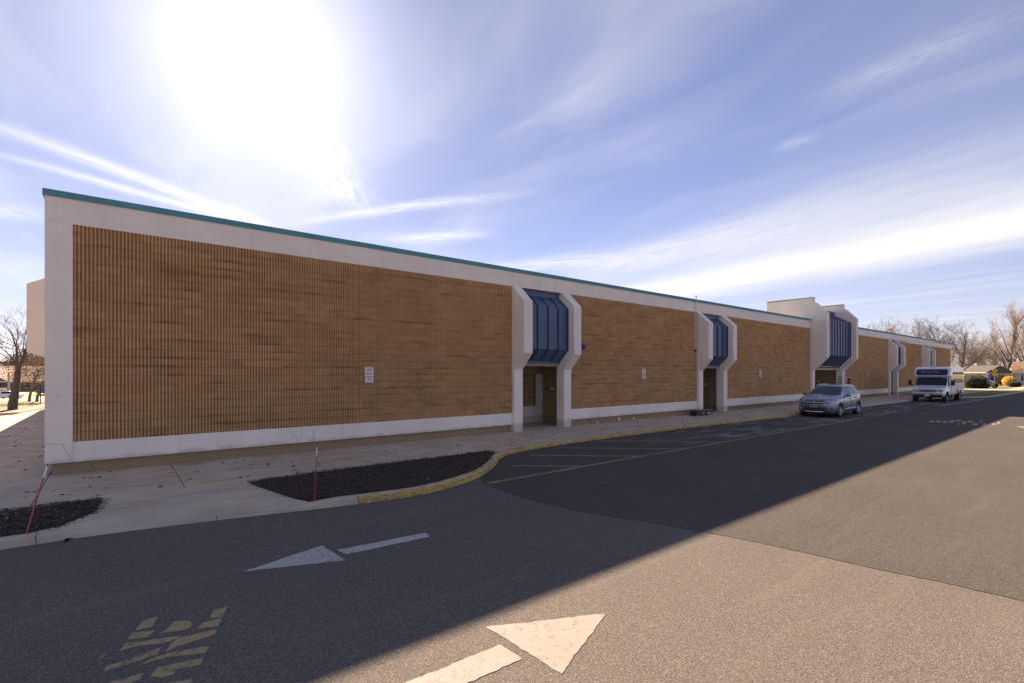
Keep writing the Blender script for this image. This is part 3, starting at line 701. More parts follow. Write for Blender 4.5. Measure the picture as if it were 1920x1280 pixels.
MB().box(0, .42, .502, DEP, Z_BAND0, 6.02).make('side_wall', M_WHITE, bld); MB().box(.1, .42, .452, DEP, 0, Z_BAND0 - .002).make('plinth', M_BASE, bld)
MB().box(LEN - .42, LEN, .502, DEP, 0.0, 6.02).make('side_wall', M_WHITE, bld)
MB().box(0.43, LEN - .43, DEP - .4, DEP, 0.0, 6.02).make('rear_wall', M_WHITE, bld)
MB().box(.43, LEN - .43, .46, DEP - .41, 5.55, 5.80).make('flat_roof', M_ROOF, bld)

# ribbed blocks: 23 courses, six ribs to a block
PER = .406 / 6; BL, BH = .406, .203
def block_mesh(seed, ribs=6, name='block'):
    r_ = random.Random(seed); xs = []; ys = []
    for k in range(ribs):
        for fx, fy in ((.0, 1), (.17, 1), (.27, 0), (.74, .0), (.84, 1)):
            xs.append((k + fx) * PER + r_.uniform(-.0025, .0025) * (0 < k + fx < ribs)); ys.append(.042 * fy + (r_.uniform(-.0045, .002) if fy == 0 else 0))
    xs.append(ribs * PER); ys.append(.042); n = len(xs)
    lo = [(xs[i] - ribs * PER / 2 + (r_.uniform(-.0015, .0015) if 0 < i < n - 1 else 0), ys[i] + r_.uniform(-.001, .002), -BH / 2 + .0042) for i in range(n)]
    hi = [(xs[i] - ribs * PER / 2 + (r_.uniform(-.0015, .0015) if 0 < i < n - 1 else 0), ys[i] + r_.uniform(-.001, .002), BH / 2 - .0014) for i in range(n)]
    return lo + hi, [(i, i + 1, n + i + 1, n + i) for i in range(n - 1)]
VAR = [block_mesh(s_) for s_ in range(6)]; VARH = [block_mesh(s_, 3) for s_ in range(20, 23)]
VM = [mesh('block', v_, f_, MATS['ribbed_block']) for v_, f_ in VAR]; VMH = [mesh('block', v_, f_, MATS['ribbed_block']) for v_, f_ in VARH]
cells = []
rb = random.Random(11)
def course_cells(x0, x1, y, z0=Z_BRICK0, nrow=23):
    for row in range(nrow):
        z = z0 + BH * (row + .5); x = x0
        half = (row % 2 == 1)
        while x < x1 - .02:
            w_ = BL / 2 if half else BL
            w_ = w_ if x + w_ <= x1 + .01 else BL / 2
            if x + w_ > x1 + .12: break
            half = False
            cells.append((x + w_ / 2, y + rb.choice((0, 0, 0, .002, .004, -.003, -.006, -.009)) + .004, z, w_, row)); x += w_
for a, b_ in panels: course_cells(a, b_, .0)
def size_on_screen(c_):
    d = Vector((c_[0], c_[1], c_[2])) - CAM; zz = d.dot(FWD); return (FPX / zz) ** 2 * abs(d.normalized().y) * c_[3] * BH
cells.sort(key=size_on_screen, reverse=True)
near, rest = cells[:300], cells[300:]
for x, y, z, w_, row in near:
    full = w_ > .3; o = bpy.data.objects.new('block', rb.choice(VM if full else VMH)); o.location = (x, y, z); link(o, bld)
def join_blocks(lst, name, parent, flip=None):
    V_ = []; F_ = []
    for x, y, z, w_, row in lst:
        vs, fs = rb.choice(VAR if w_ > .3 else VARH); k0 = len(V_)
        V_ += [(x + p_[0], y + p_[1], z + p_[2]) for p_ in vs]; F_ += [tuple(i + k0 for i in f_) for f_ in fs]
    return stuff(obj(name, V_, F_, MATS['ribbed_block'], parent))
cells2 = cells; cells = []
for x0 in BAYS: course_cells(x0 - .4, x0 + 3.1, 2.22, .83, 7)
course_cells(TX0 - .3, TX1 + .2, 3.02, .12, 11)
join_blocks(rest + cells, 'blocks', bld)
cells = cells2

# projecting fins and the blue standing-seam canopy between them
def fin_profile(): return [(.30, .0), (.30, 5.482), (-.05, 5.476), (-.69, 4.89), (-.69, 3.03), (-.13, 2.43), (-.13, .0)]
def fin(x0, x1, prof, name='fin'):
    o = MB().prism_x(prof, x0, x1).make(name, M_WHITE, bld)
    bm = bmesh.new(); bm.from_mesh(o.data); bmesh.ops.recalc_face_normals(bm, faces=bm.faces)
    bmesh.ops.bevel(bm, geom=bm.edges[:], offset=.008, segments=1, affect='EDGES'); bm.to_mesh(o.data); bm.free(); return o
def canopy(xa, xb, prof, n, lip=.10):
    wd = (xb - xa) / n
    for k in range(n):
        a, b_ = xa + wd * k + .004, xa + wd * (k + 1) - .004
        back = [(y + .035, z) for y, z in prof]
        MB().prism_x(prof + back[::-1], a, b_).make('canopy_panel', M_BLUE, bld)
    for k in range(n + 1):
        c_ = xa + wd * k; c_ = min(max(c_, xa + .018), xb - .018)
        out = []
        for i, (y, z) in enumerate(prof): out.append((y - .045, z))
        MB().prism_x(out[1:] + [(y + .012, z) for y, z in prof[1:]][::-1], c_ - .017, c_ + .017).make('canopy_seam', M_BLUEDK, bld)
    y, z = prof[-1]
    MB().box(xa + .003, xb - .003, y - .02, y + .03, z - lip, z - .002).make('canopy_lip', M_BLUE, bld)
CAN = [(.16, 5.482), (.16, 5.25), (-.34, 4.81), (-.34, 3.22), (.13, 2.76)]
def door_part(x, y0, y1, z1, parent):
    dr = MB().box(x, x + .05, y0, y1, SW + .01, z1).make('door', M_DOOR, parent)
    MB().box(x - .012, x, y0 - .06, y0, SW, z1 + .06).box(x - .012, x, y1, y1 + .06, SW, z1 + .06).box(x - .012, x, y0, y1, z1, z1 + .06).make('door_frame', M_DOOR, dr)
    MB().box(x - .006, x - .001, y0 + .12, y0 + .42, 1.56, 1.66).make('door_plate', M_SIGN, dr)
    MB().box(x - .006, x - .001, y0 + .44, y0 + .56, 1.56, 1.66).make('door_plate', M_BLACK, dr)
    MB().lathe([(0, -.012), (.035, -.012), (.04, 0)], 'x', (x - .003, y0 + .40, 1.86), 12).make('door_viewer', M_SIGN, dr)
    MB().tube([(x - .06, y0 + .09, 1.05), (x - .06, y0 + .09, 1.20)], .012, 8).box(x - .06, x, y0 + .08, y0 + .10, 1.06, 1.08).box(x - .06, x, y0 + .08, y0 + .10, 1.17, 1.19).make('door_handle', M_METAL, dr)
for x0 in BAYS:
    fin(x0, x0 + FT, fin_profile()); fin(x0 + BW - FT, x0 + BW, fin_profile())
    canopy(x0 + FT, x0 + BW - FT, CAN, 4)
    MB().box(x0 + FT, x0 + BW - FT, .302, .5, 2.68, Z_BRICK1 - .003).make('backing_wall', M_CRACK, bld)
    # recess behind the fins: door in the right-hand return, ribbed block at the back
    rx = x0 + 3.56
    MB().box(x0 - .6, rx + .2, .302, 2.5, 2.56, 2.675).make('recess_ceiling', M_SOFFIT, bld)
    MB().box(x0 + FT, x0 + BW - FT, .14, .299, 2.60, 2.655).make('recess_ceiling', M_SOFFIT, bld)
    MB().box(x0 - .6, rx, 2.20, 2.45, SW, .83).make('recess_band', M_WHITE, bld)
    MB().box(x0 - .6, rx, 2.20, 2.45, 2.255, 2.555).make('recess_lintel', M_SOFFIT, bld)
    MB().box(x0 + 3.16, rx, 2.20, 2.45, .832, 2.253).make('recess_pier', M_WHITE, bld)
    MB().box(x0 - .6, x0 + 3.16, 2.262, 2.45, .832, 2.253).make('backing_wall', M_CRACK, bld)
    MB().box(rx + .06, rx + .25, .31, 2.45, SW, 2.555).make('recess_wall', M_WHITE, bld)
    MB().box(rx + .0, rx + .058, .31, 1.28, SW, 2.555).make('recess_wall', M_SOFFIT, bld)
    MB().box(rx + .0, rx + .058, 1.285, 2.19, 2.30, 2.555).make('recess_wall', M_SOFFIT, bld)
    MB().box(x0 - .85, x0 - .62, .31, 2.45, SW, 2.555).make('recess_wall', M_WHITE, bld)
    MB().box(x0 - .6, x0 - .003, .46, .55, SW, 2.555).make('recess_return', M_WHITE, bld); MB().box(x0 + BW + .003, rx - .002, .46, .55, SW, 2.555).make('recess_return', M_WHITE, bld)
    door_part(rx, 1.34, 2.13, 2.24, bld)
    slab([(x0 - .6, .306), (rx, .306), (rx, 2.2), (x0 - .6, 2.2)], tilt=False)

# the taller entrance bay
TP = [(3.1, 5.0), (3.1, 7.65), (-.14, 7.68), (-.16, 7.37), (-.35, 7.29), (-1.08, 6.51), (-1.08, 3.44), (-.14, 2.46), (-.14, .0), (.34, .0), (.34, 5.0)]
fin(TX0, TX0 + TFT, TP, 'entrance_fin'); fin(TX1 - TFT, TX1, TP, 'entrance_fin')
MB().box(TX0 - .03, TX0 + TFT + .03, -.17, 3.13, 7.685, 7.74).box(TX1 - TFT - .03, TX1 + .03, -.17, 3.13, 7.685, 7.74).make('entrance_coping', M_METAL, bld)
TCAN = [(.42, 7.15), (.42, 6.82), (-.68, 6.22), (-.68, 3.62), (.05, 2.86)]
canopy(TX0 + TFT, TX1 - TFT, TCAN, 10, .12)
ta, tb = TX0 + TFT, TX1 - TFT
MB().box(ta, tb, .46, 3.0, 6.98, 7.14).make('entrance_roof', M_ROOF, bld)
MB().box(ta, tb, .55, .75, 2.62, 6.975).make('backing_wall', M_CRACK, bld)
MB().box(ta, tb, 2.9, 3.05, 5.6, 6.975).make('entrance_rear_wall', M_WHITE, bld)
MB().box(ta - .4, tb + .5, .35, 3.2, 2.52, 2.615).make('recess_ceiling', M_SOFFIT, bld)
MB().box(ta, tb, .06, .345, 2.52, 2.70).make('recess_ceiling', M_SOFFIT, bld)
MB().box(ta - .4, tb + .4, 3.07, 3.2, SW, 2.515).make('backing_wall', M_CRACK, bld)
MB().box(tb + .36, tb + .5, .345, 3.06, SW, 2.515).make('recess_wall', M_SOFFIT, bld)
for y0 in (.50, 1.42):
    dd = MB().box(tb + .30, tb + .355, y0, y0 + .90, SW + .01, 2.26).make('door', M_DOOR, bld); MB().tube([(tb + .25, y0 + .82, .95), (tb + .25, y0 + .82, 1.25)], .012, 8).make('door_handle', M_METAL, dd)
MB().box(tb + .30, tb + .355, 2.33, 3.05, SW + .01, 2.26).make('door', M_DOOR, bld); MB().box(tb + .29, tb + .355, .345, .49, SW, 2.515).make('door_frame', M_DOOR, bld); MB().box(ta - .4, ta - .002, .345, 3.06, SW, 2.515).make('recess_wall', M_WHITE, bld)
slab([(ta, .306), (tb, .306), (tb, 3.0), (ta, 3.0)], tilt=False)
nt = MB()
for k in range(6): nt.box(tb - .004, tb - .001, -.06, .24 - .05 * (k % 2), 1.98 - .11 * k, 2.03 - .11 * k)
nt.make('wall_notice', simple('grey_green_ink', (.16, .19, .21), .7, .2, 12), bld)

# short side of the building: one fin pair of the same kind, seen edge-on beyond the corner
SP = [(0, 5.26), (-.80, 4.83), (-.80, 2.90), (0, 2.60)]
for y0 in (5.5, 8.1):
    o = MB().prism_y([(x - .002, z) for x, z in SP] + [(.2, 2.6), (.2, 5.26)], y0, y0 + .42).make('side_fin', M_WHITE, bld)
    bm = bmesh.new(); bm.from_mesh(o.data); bmesh.ops.recalc_face_normals(bm, faces=bm.faces); bm.to_mesh(o.data); bm.free()
for k in range(4):
    MB().prism_y([(-.45, 4.75), (-.45, 3.1), (-.004, 2.75), (-.004, 5.1)], 5.93 + .545 * k, 5.93 + .545 * (k + 1) - .006).make('canopy_panel', M_BLUE, bld)

# hairline cracks and patches in the painted trim
def crack(pts, wd, y=-.002, plane_y=0.0, name='crack'):
    P_ = [on_y(px, py, plane_y) for px, py in pts]; m_ = MB()
    for i in range(len(P_) - 1):
        a, b_ = P_[i], P_[i + 1]; d = (b_ - a); n_ = Vector((-d.z, 0, d.x)).normalized() * wd * random.uniform(.6, 1.2)
        yy = Vector((0, y, 0)); m_.add([a - n_ + yy, b_ - n_ + yy, b_ + n_ + yy, a + n_ + yy], [(0, 1, 2, 3)])
    m_.make(name, M_CRACK, bld)
crack([(84.5, 832), (110, 831.5), (119, 832), (121, 842), (127, 848), (131, 856), (132, 865)], .0028)
crack([(170, 864), (172, 870), (176, 876), (178, 881)], .004, -.002, .1)
crack([(546, 811), (553.5, 815.5), (556, 821), (557, 827)], .0035); crack([(588.5, 803), (587.8, 825)], .003); crack([(962.2, 517), (962.6, 537)], .003); crack([(964, 505), (962.4, 518)], .002)
crack([(860, 779), (860, 801)], .0025); crack([(88, 413), (120, 418), (135, 421)], .0018)
crack([(1212.5, 756), (1212.5, 773)], .003); crack([(1072, 545), (1074, 527)], .002)
MB().box(4.83, 5.35, -.012, 0.0, .385, .415, .004).make('repair_patch', M_SIGN, bld)

# ------------------------------------------------------------ things fixed to the facade
def wheelchair(parent, c_, s_, y):
    m_ = MB(); m_.tube([(c_.x + s_ * (.08 + .26 * math.cos(a)), y, c_.z + s_ * (-.18 + .26 * math.sin(a))) for a in [R(100 + 24 * k) for k in range(11)]], s_ * .05, 6)
    m_.tube([(c_.x - .05 * s_, y, c_.z + .30 * s_), (c_.x, y, c_.z - .02 * s_), (c_.x + .22 * s_, y, c_.z - .04 * s_), (c_.x + .32 * s_, y, c_.z - .36 * s_)], s_ * .055, 6)
    m_.lathe([(0, -.002), (.08 * s_, -.002), (.08 * s_, .002), (0, .002)], 'y', (c_.x - .07 * s_, y, c_.z + .42 * s_), 12)
    return m_.make('wheelchair_symbol', M_SIGNBLUE, parent)
def wall_sign(px, py, label, wd=.29, ht=.47, kind='no', dx=0.0, name='parking_sign'):
    c_ = on_y(px, py, -.02); o = thing(name, label, 'sign', (c_.x + dx, -.020, c_.z), 0, 'no-parking signs on the facade' if kind == 'no' else None)
    MB().box(-wd / 2, wd / 2, 0, .004, -ht / 2, ht / 2, .0018).make('sign_plate', M_SIGN, o)
    MB().box(-.015, .015, .004, .034, -ht / 2 + .05, ht / 2 - .05).make('mounting_strip', M_METAL, o)
    up_ = Matrix(((1, 0, 0, 0), (0, 0, -1, 0), (0, 1, 0, 0), (0, 0, 0, 1)))
    if kind == 'no':
        for body, sz, z in (('NO', .105, .145), ('PARKING', .058, .035), ('LOADING', .064, -.065), ('ZONE', .052, -.145)):
            mt = Matrix.Translation((0, -.0022, z)) @ up_; text_obj('sign_lettering', body, sz, M_SIGNRED, o, mt, .0012, extra=.0012)
        b_ = MB(); q = .013; e = .004
        for sx in (-1, 1): b_.box(sx * (wd / 2 - q) - e / 2, sx * (wd / 2 - q) + e / 2, -.0016, 0, -ht / 2 + q, ht / 2 - q)
        for sz_ in (-1, 1): b_.box(-wd / 2 + q, wd / 2 - q, -.0018, 0, sz_ * (ht / 2 - q) - e / 2, sz_ * (ht / 2 - q) + e / 2)
        b_.make('sign_border', M_SIGNRED, o)
        for z in (ht / 2 - .03, -ht / 2 + .03): MB().lathe([(0, -.006), (.007, -.006), (.009, 0)], 'y', (0, 0, z), 8).make('bolt', M_BLACK, o)
    elif kind == 'acc': wheelchair(o, Vector((0, 0, 0)), .42, -.004)
    else: MB().box(-wd / 2 + .04, wd / 2 - .04, -.0015, 0, .01, .05).box(-wd / 2 + .05, wd / 2 - .05, -.0015, 0, -.07, -.04).make('sign_lettering', M_SIGNRED, o)
    return o
wall_sign(692.5, 701.5, 'white no-parking sign alone on the long block panel by the building corner')
wall_sign(1207.5, 699.5, 'white no-parking sign on the block panel that ends at the downpipe')
wall_sign(1425.8, 699, 'white no-parking sign on the block panel before the tall entrance bay')
wall_sign(1628, 700, 'white no-parking sign on the block panel just past the tall entrance bay')
wall_sign(1705, 701, 'white no-parking sign on the block panel beside the minibus mirror')
wall_sign(1586, 699, 'blue and white wheelchair sign beside the entrance pillar', .32, .34, 'acc', .02, 'accessible_parking_sign')
wall_sign(1586, 707.5, 'small plain white notice under the wheelchair sign', .28, .26, 'small', .05, 'notice_sign')
cnd = thing('downpipe', 'thin grey downpipe with a dark cap running up past the coping', 'pipe', (25.13, -.06, 3.55))
MB().tube([(0, 0, 2.72), (0, 0, .0)], .018, 8).make('pipe', M_METAL, cnd)
MB().tube([(-.07, .03, 1.85), (-.07, .03, .0)], .022, 8).make('pipe', M_WHITE, cnd)
MB().box(-.11, .04, -.02, .05, -.10, 0, .01).make('outlet_box', M_BLACK, cnd)
MB().tube([(0, 0, 2.70), (0, 0, 2.80)], .03, 8).make('pipe_cap', M_BLACK, cnd)
for z in (.5, 1.3, 1.9): MB().box(-.10, .025, .02, .058, z, z + .03).make('bracket', M_METAL, cnd)
al = thing('alarm_bell', 'small blue alarm bell fixed on the block wall beside the fin', 'alarm bell', (16.45, -.01, 3.42))
MB().lathe([(0, -.16), (.05, -.155), (.085, -.12), (.10, -.06), (.10, -.04)], 'y', (0, 0, 0), 20).make('bell_dome', M_SIGNBLUE, al, True)
MB().box(-.07, .07, -.04, .012, -.07, .07, .01).make('back_box', M_METAL, al)
# ------------------------------------------------------------ vehicles (local frame: +x is the rear, front at x=0, y to the driver's left = -y)
def smooth_interp(xs, keys, win=7):
    v = np.interp(xs, [k[0] for k in keys], [k[1] for k in keys])
    k = np.hanning(win + 2)[1:-1]; k /= k.sum(); pad = win // 2
    return np.convolve(np.pad(v, pad, mode='edge'), k, mode='valid')
def loft_body(L, top, belt, width, zb_, roofw, shoulder=.05, nx=None, rows=None, round_n=5):
    nx = nx or int(L / .035); xs = np.linspace(0, L, nx)
    zt = smooth_interp(xs, top); zl = smooth_interp(xs, belt, 5); hw = smooth_interp(xs, width, 9); zb = smooth_interp(xs, zb_, 5); rw = smooth_interp(xs, roofw, 7)
    grid = []
    for i in range(nx):
        w_, b0, lt, t_, r_ = hw[i], zb[i], zl[i], zt[i], rw[i]; lt = min(lt, t_ - .02)
        ctrl = [(0, b0), (.80 * w_, b0), (.93 * w_, b0 + .03), (.985 * w_, b0 + .16), (w_, b0 + .38 * (lt - b0)), (.995 * w_, b0 + .70 * (lt - b0)), (.972 * w_, lt - .05), (.945 * w_, lt)]
        gh = max(t_ - lt, .02); side_t = lt + gh * .82
        ctrl += [(.945 * w_ + (r_ - .945 * w_) * .55, lt + gh * .45), (r_, side_t), (r_ * .93, t_ - gh * .06), (r_ * .70, t_), (0, t_ + .012)]
        segs = [3, 1, 2, 4, 4, 3, 2, 4, 4, 3, 3, 5]; row = []
        for k in range(len(ctrl) - 1):
            p0, p1, p2, p3 = [np.array(ctrl[max(0, min(len(ctrl) - 1, q))]) for q in (k - 1, k, k + 1, k + 2)]
            for s_ in range(segs[k]):
                u = s_ / segs[k]; lin = p1 * (1 - u) + p2 * u
                cr = .5 * (2 * p1 + (p2 - p0) * u + (2 * p0 - 5 * p1 + 4 * p2 - p3) * u * u + (3 * p1 - p0 - 3 * p2 + p3) * u ** 3)
                row.append(lin * .45 + cr * .55)
        row.append(np.array(ctrl[-1])); grid.append(row)
    return xs, np.array(grid), [sum(segs[:k]) for k in range(len(segs) + 1)]
def loft_parts(xs, grid, classify):
    nx, m, _ = grid.shape; V_ = []; parts = {}
    for sgn in (-1, 1):
        base_ = len(V_)
        for i in range(nx):
            for j in range(m): V_.append((xs[i], sgn * grid[i, j, 0], grid[i, j, 1]))
        for i in range(nx - 1):
            for j in range(m - 1):
                a = base_ + i * m + j; q = (a, a + m, a + m + 1, a + 1)
                if sgn > 0: q = q[::-1]
                c_ = ((xs[i] + xs[i + 1]) / 2, sgn * (grid[i, j, 0] + grid[i + 1, j + 1, 0]) / 2, (grid[i, j, 1] + grid[i + 1, j + 1, 1]) / 2)
                key = classify(c_, j, sgn)
                if key and key.endswith(('_window', 'pillar')) and not key.startswith('tail'): key += '|' + str(sgn)
                if key: parts.setdefault(key, []).append(q)
        for i, rev in ((0, False), (nx - 1, True)):
            c0 = len(V_); V_.append((xs[i], 0, float(np.mean(grid[i, :, 1]))))
            for j in range(m - 1):
                q = (c0, base_ + i * m + j, base_ + i * m + j + 1)
                parts.setdefault('body', []).append(q[::-1] if (rev != (sgn > 0)) else q)
    out = {}
    for k, fs in parts.items():
        used = sorted({i for f_ in fs for i in f_}); mp = {u: n for n, u in enumerate(used)}
        out[k] = ([V_[u] for u in used], [tuple(mp[i] for i in f_) for f_ in fs])
    return out
def body_obj(name, part, mat, parent):
    o = obj(name, part[0], part[1], mat, parent); bm = bmesh.new(); bm.from_mesh(o.data); bmesh.ops.remove_doubles(bm, verts=bm.verts, dist=.0005)
    for f_ in bm.faces: f_.smooth = True
    bm.to_mesh(o.data); bm.free(); return o
def wheel(parent, x, y, r, wd, out, spokes=7, rim=.66, style='alloy'):
    o = MB().lathe([(r * rim * .96, -wd * .42), (r * rim, -wd * .5), (r * .90, -wd * .5), (r * .975, -wd * .42), (r, -wd * .25), (r, wd * .25), (r * .975, wd * .42), (r * .90, wd * .5), (r * rim, wd * .5), (r * rim * .96, wd * .42)], 'y', (0, 0, 0), 28).make('wheel', M_RUBBER, parent, True, (x, y, r))
    rr = r * rim; m_ = MB(); yo = out * wd * .40
    m_.lathe([(rr * .99, yo - out * .10), (rr * .99, yo + out * .015), (rr * .90, yo), (rr * .88, yo - out * .05)], 'y', (0, 0, 0), 28)
    if style == 'alloy':
        for k in range(spokes):
            a = 2 * math.pi * k / spokes; ca, sa = math.cos(a), math.sin(a); t_ = rr * .10
            m_.add([(ca * q0 - sa * q1, yo + out * q2, sa * q0 + ca * q1) for q0, q1, q2 in ((rr * .12, -t_ * 1.1, .01), (rr * .94, -t_ * .8, .002), (rr * .94, t_ * .8, .002), (rr * .12, t_ * 1.1, .01), (rr * .12, -t_ * 1.2, -.03), (rr * .94, -t_, -.03), (rr * .94, t_, -.03), (rr * .12, t_ * 1.2, -.03))],
                   [(0, 1, 2, 3), (0, 4, 5, 1), (3, 2, 6, 7), (1, 5, 6, 2)])
        m_.lathe([(0, yo + out * .022), (rr * .17, yo + out * .018), (rr * .2, yo - out * .02)], 'y', (0, 0, 0), 14)
    else:
        m_.lathe([(0, yo - out * .02), (rr * .3, yo - out * .015), (rr * .34, yo - out * .06), (rr * .88, yo - out * .05)], 'y', (0, 0, 0), 20)
    ro = m_.make('rim', M_ALLOY if style == 'alloy' else M_METAL, o)
    MB().lathe([(0, yo - out * .055), (rr * .9, yo - out * .055)], 'y', (0, 0, 0), 20).make('brake_shadow', M_BLACK, o)
    return o
def well(parent, x, y0, y1, r):
    m_ = MB(); n = 16; pr = [(x + r * math.cos(math.pi * k / n), max(.22, .10 + r * math.sin(math.pi * k / n) + .24)) for k in range(n + 1)]
    m_.prism_y(pr, y0, y1); return m_.make('wheel_well', M_BLACK, parent)
def arch_lip(parent, x, y, zc, r, mat, rad=.022):
    pts = [(x + r * math.cos(a), y, zc + r * math.sin(a)) for a in [R(-18 + 216 * k / 18) for k in range(19)]]
    return MB().tube(pts, rad, 6).make('arch_trim', mat, parent)

def make_suv():
    L = 4.88; t_ = thing('parked_car', 'slate-blue crossover car parked at the yellow kerb before the tall entrance', 'car')
    r = .355; xf, xr = .95, 3.84; rz = r
    top = [(0, .80), (.04, .90), (.22, .985), (.70, 1.055), (1.20, 1.11), (1.36, 1.15), (1.75, 1.38), (2.12, 1.575), (2.45, 1.64), (3.2, 1.655), (4.0, 1.62), (4.35, 1.575), (4.62, 1.30), (4.80, 1.02), (4.88, .90)]
    belt = [(0, .70), (.05, .80), (.3, .90), (1.2, 1.015), (1.7, 1.03), (3.2, 1.075), (4.4, 1.12), (4.75, .98), (4.88, .80)]
    width = [(0, .60), (.03, .70), (.14, .80), (.4, .885), (.9, .915), (2.5, .917), (4.0, .91), (4.5, .865), (4.78, .78), (4.88, .70)]
    zb_ = [(0, .36), (.1, .24), (.45, .20), (4.3, .22), (4.7, .30), (4.88, .42)]
    roofw = [(0, .55), (.3, .74), (1.25, .80), (1.6, .74), (2.2, .645), (3.6, .66), (4.4, .64), (4.7, .70), (4.88, .6)]
    xs, grid, idx = loft_body(L, top, belt, width, zb_, roofw)
    def classify(c_, j, sg):
        x, y, z = c_; ay = abs(y)
        for xw in (xf, xr):
            if idx[1] <= j < idx[7] and (x - xw) ** 2 + (z - r) ** 2 < .415 ** 2 and ay > .55: return None
        g0, g1 = idx[7], idx[9]
        if 1.33 < x < 2.14 and j >= idx[9] and z > 1.10 and ay < (.80 - (x - 1.33) * .20): return 'windscreen'
        if j >= g0 and j < g1 + 1:
            lo = 1.085 + (x - 1.7) * .03; 
            if z > lo:
                if 1.78 + (1.5 - z) * -.95 + .32 < x < 2.58: return 'front_window'
                if 2.66 < x < 3.42: return 'rear_window'
                if 3.50 < x < 4.30 - (z - 1.1) * .55: return 'quarter_window'
                if 1.75 + (1.5 - z) * -.95 + .32 < x < 4.30: return 'pillar'
        if 4.40 < x < 4.66 and j >= idx[9] and z > 1.12: return 'tailgate_window'
        return 'body'
    parts = loft_parts(xs, grid, classify)
    body = body_obj('body', parts.pop('body'), M_CARBLUE, t_)
    for k, pt in parts.items(): body_obj(k.split('|')[0], pt, M_BLACK if k.startswith('pillar') else M_GLASS, t_)
    for xw in (xf, xr):
        for sg in (-1, 1):
            wheel(t_, xw, sg * .80, r, .225, sg); well(t_, xw, sg * .42, sg * .86, .41); arch_lip(t_, xw, sg * .905, r, .425, M_CARBLUE, .022)
    # nose: split grille with a cross bar, lamps, lower intake, fog lamps, plate
    def nose_x(y): return np.interp(abs(y), [0, .45, .60, .70, .80, .885], [-.012, .0, .012, .05, .15, .40])
    def patch(name, ys, z0, z1, mat, lift=.012, n=8, parent=t_, zt=None):
        vs = []; fs = []
        for k in range(n + 1):
            y = ys[0] + (ys[1] - ys[0]) * k / n; x = float(nose_x(y)) - lift; a0 = z0(y) if callable(z0) else z0; a1 = z1(y) if callable(z1) else z1
            vs += [(x - .022, y, a0), (x - .012, y, a1), (x + .14, y, a1), (x + .14, y, a0)]
        for k in range(n):
            for q in range(4): fs.append((k * 4 + q, k * 4 + (q + 1) % 4, k * 4 + 4 + (q + 1) % 4, k * 4 + 4 + q))
        fs += [(0, 1, 2, 3), tuple((n * 4 + q) for q in (3, 2, 1, 0))]
        o = obj(name, vs, fs, mat, parent); bm = bmesh.new(); bm.from_mesh(o.data); bmesh.ops.recalc_face_normals(bm, faces=bm.faces); bm.to_mesh(o.data); bm.free(); return o
    gr = patch('grille', (-.47, .47), lambda y: .69 + .06 * abs(y), lambda y: .855, M_BLACK)
    patch('grille_bar', (-.50, .50), .765, .79, M_CHROME, .022, 8, gr); patch('grille_bar', (-.022, .022), .68, .865, M_CHROME, .026, 2, gr)
    for sg in (-1, 1):
        hl = patch('headlight', tuple(sorted((sg * .50, sg * .86))), lambda y: .72 + .10 * max(0, abs(y) - .6), lambda y: .865 + .06 * max(0, abs(y) - .5), M_LAMP, .016, 8)
        patch('lamp_bezel', tuple(sorted((sg * .52, sg * .66))), .74, .80, M_BLACK, .022, 3, hl)
        fg = patch('fog_lamp_recess', tuple(sorted((sg * .54, sg * .76))), .40, .50, M_BLACK, .014, 5)
        MB().lathe([(0, -.03), (.035, -.028), (.04, 0)], 'x', (float(nose_x(.64)) - .04, sg * .64, .45), 12).make('fog_lamp', M_LAMP, fg)
    patch('lower_intake', (-.46, .46), .34, .52, M_BLACK, .014); patch('skid_strip', (-.42, .42), .285, .315, M_CHROME, .012)
    pl_ = MB().box(-.075, -.06, -.155, .155, .505, .665, .004).make('licence_plate', M_PLATE, t_)
    MB().box(-.0765, -.0755, -.11, .11, .545, .625).make('plate_lettering', simple('plate_brown_ink', (.28, .16, .05), .6, .4, 30), pl_)
    for sg in (-1, 1):
        mr = MB().box(1.62, 1.80, min(sg * .95, sg * 1.14), max(sg * .95, sg * 1.14), 1.05, 1.21, .04).make('door_mirror', M_CARBLUE, t_)
        MB().box(1.66, 1.78, min(sg * .86, sg * .97), max(sg * .86, sg * .97), 1.02, 1.08, .01).make('mirror_arm', M_BLACK, mr)
        MB().tube([(2.1, sg * .60, 1.56), (2.3, sg * .60, 1.655), (3.9, sg * .60, 1.655), (4.2, sg * .59, 1.56)], .015, 6).make('roof_rail', M_CHROME, t_)
        MB().tube([(1.45, sg * .935, .40), (3.36, sg * .935, .43)], .017, 6).make('sill_trim', M_CHROME, t_)
        for xh, zh in ((2.42, .93), (3.32, .96)):
            MB().tube([(xh - .10, sg * .925, zh), (xh - .05, sg * .95, zh + .005), (xh + .05, sg * .95, zh + .01), (xh + .10, sg * .925, zh + .015)], .016, 6).make('door_handle', M_CARBLUE, t_)
        for xd in (1.50, 2.60, 3.46):
            MB().tube([(xd, sg * .921, .42), (xd - .01, sg * .923, .75), (xd + .02, sg * .90, 1.03)], .005, 4).make('door_gap', M_DARK, t_)
        MB().box(4.60, 4.74, min(sg * .70, sg * .845), max(sg * .70, sg * .845), .93, 1.08, .02).make('tail_light', M_TAIL, t_)
    MB().tube([(1.37, -.70, 1.165), (1.30, .05, 1.165)], .012, 5).make('wiper', M_BLACK, t_); MB().tube([(1.36, .08, 1.165), (1.37, .72, 1.16)], .012, 5).make('wiper', M_BLACK, t_)
    MB().box(1.98, 2.04, -.10, .10, 1.44, 1.50, .015).make('rear_view_mirror', M_SIGN, t_)
    MB().box(.25, 4.6, -.75, .75, .19, .30).make('underbody', M_BLACK, t_)
    return t_
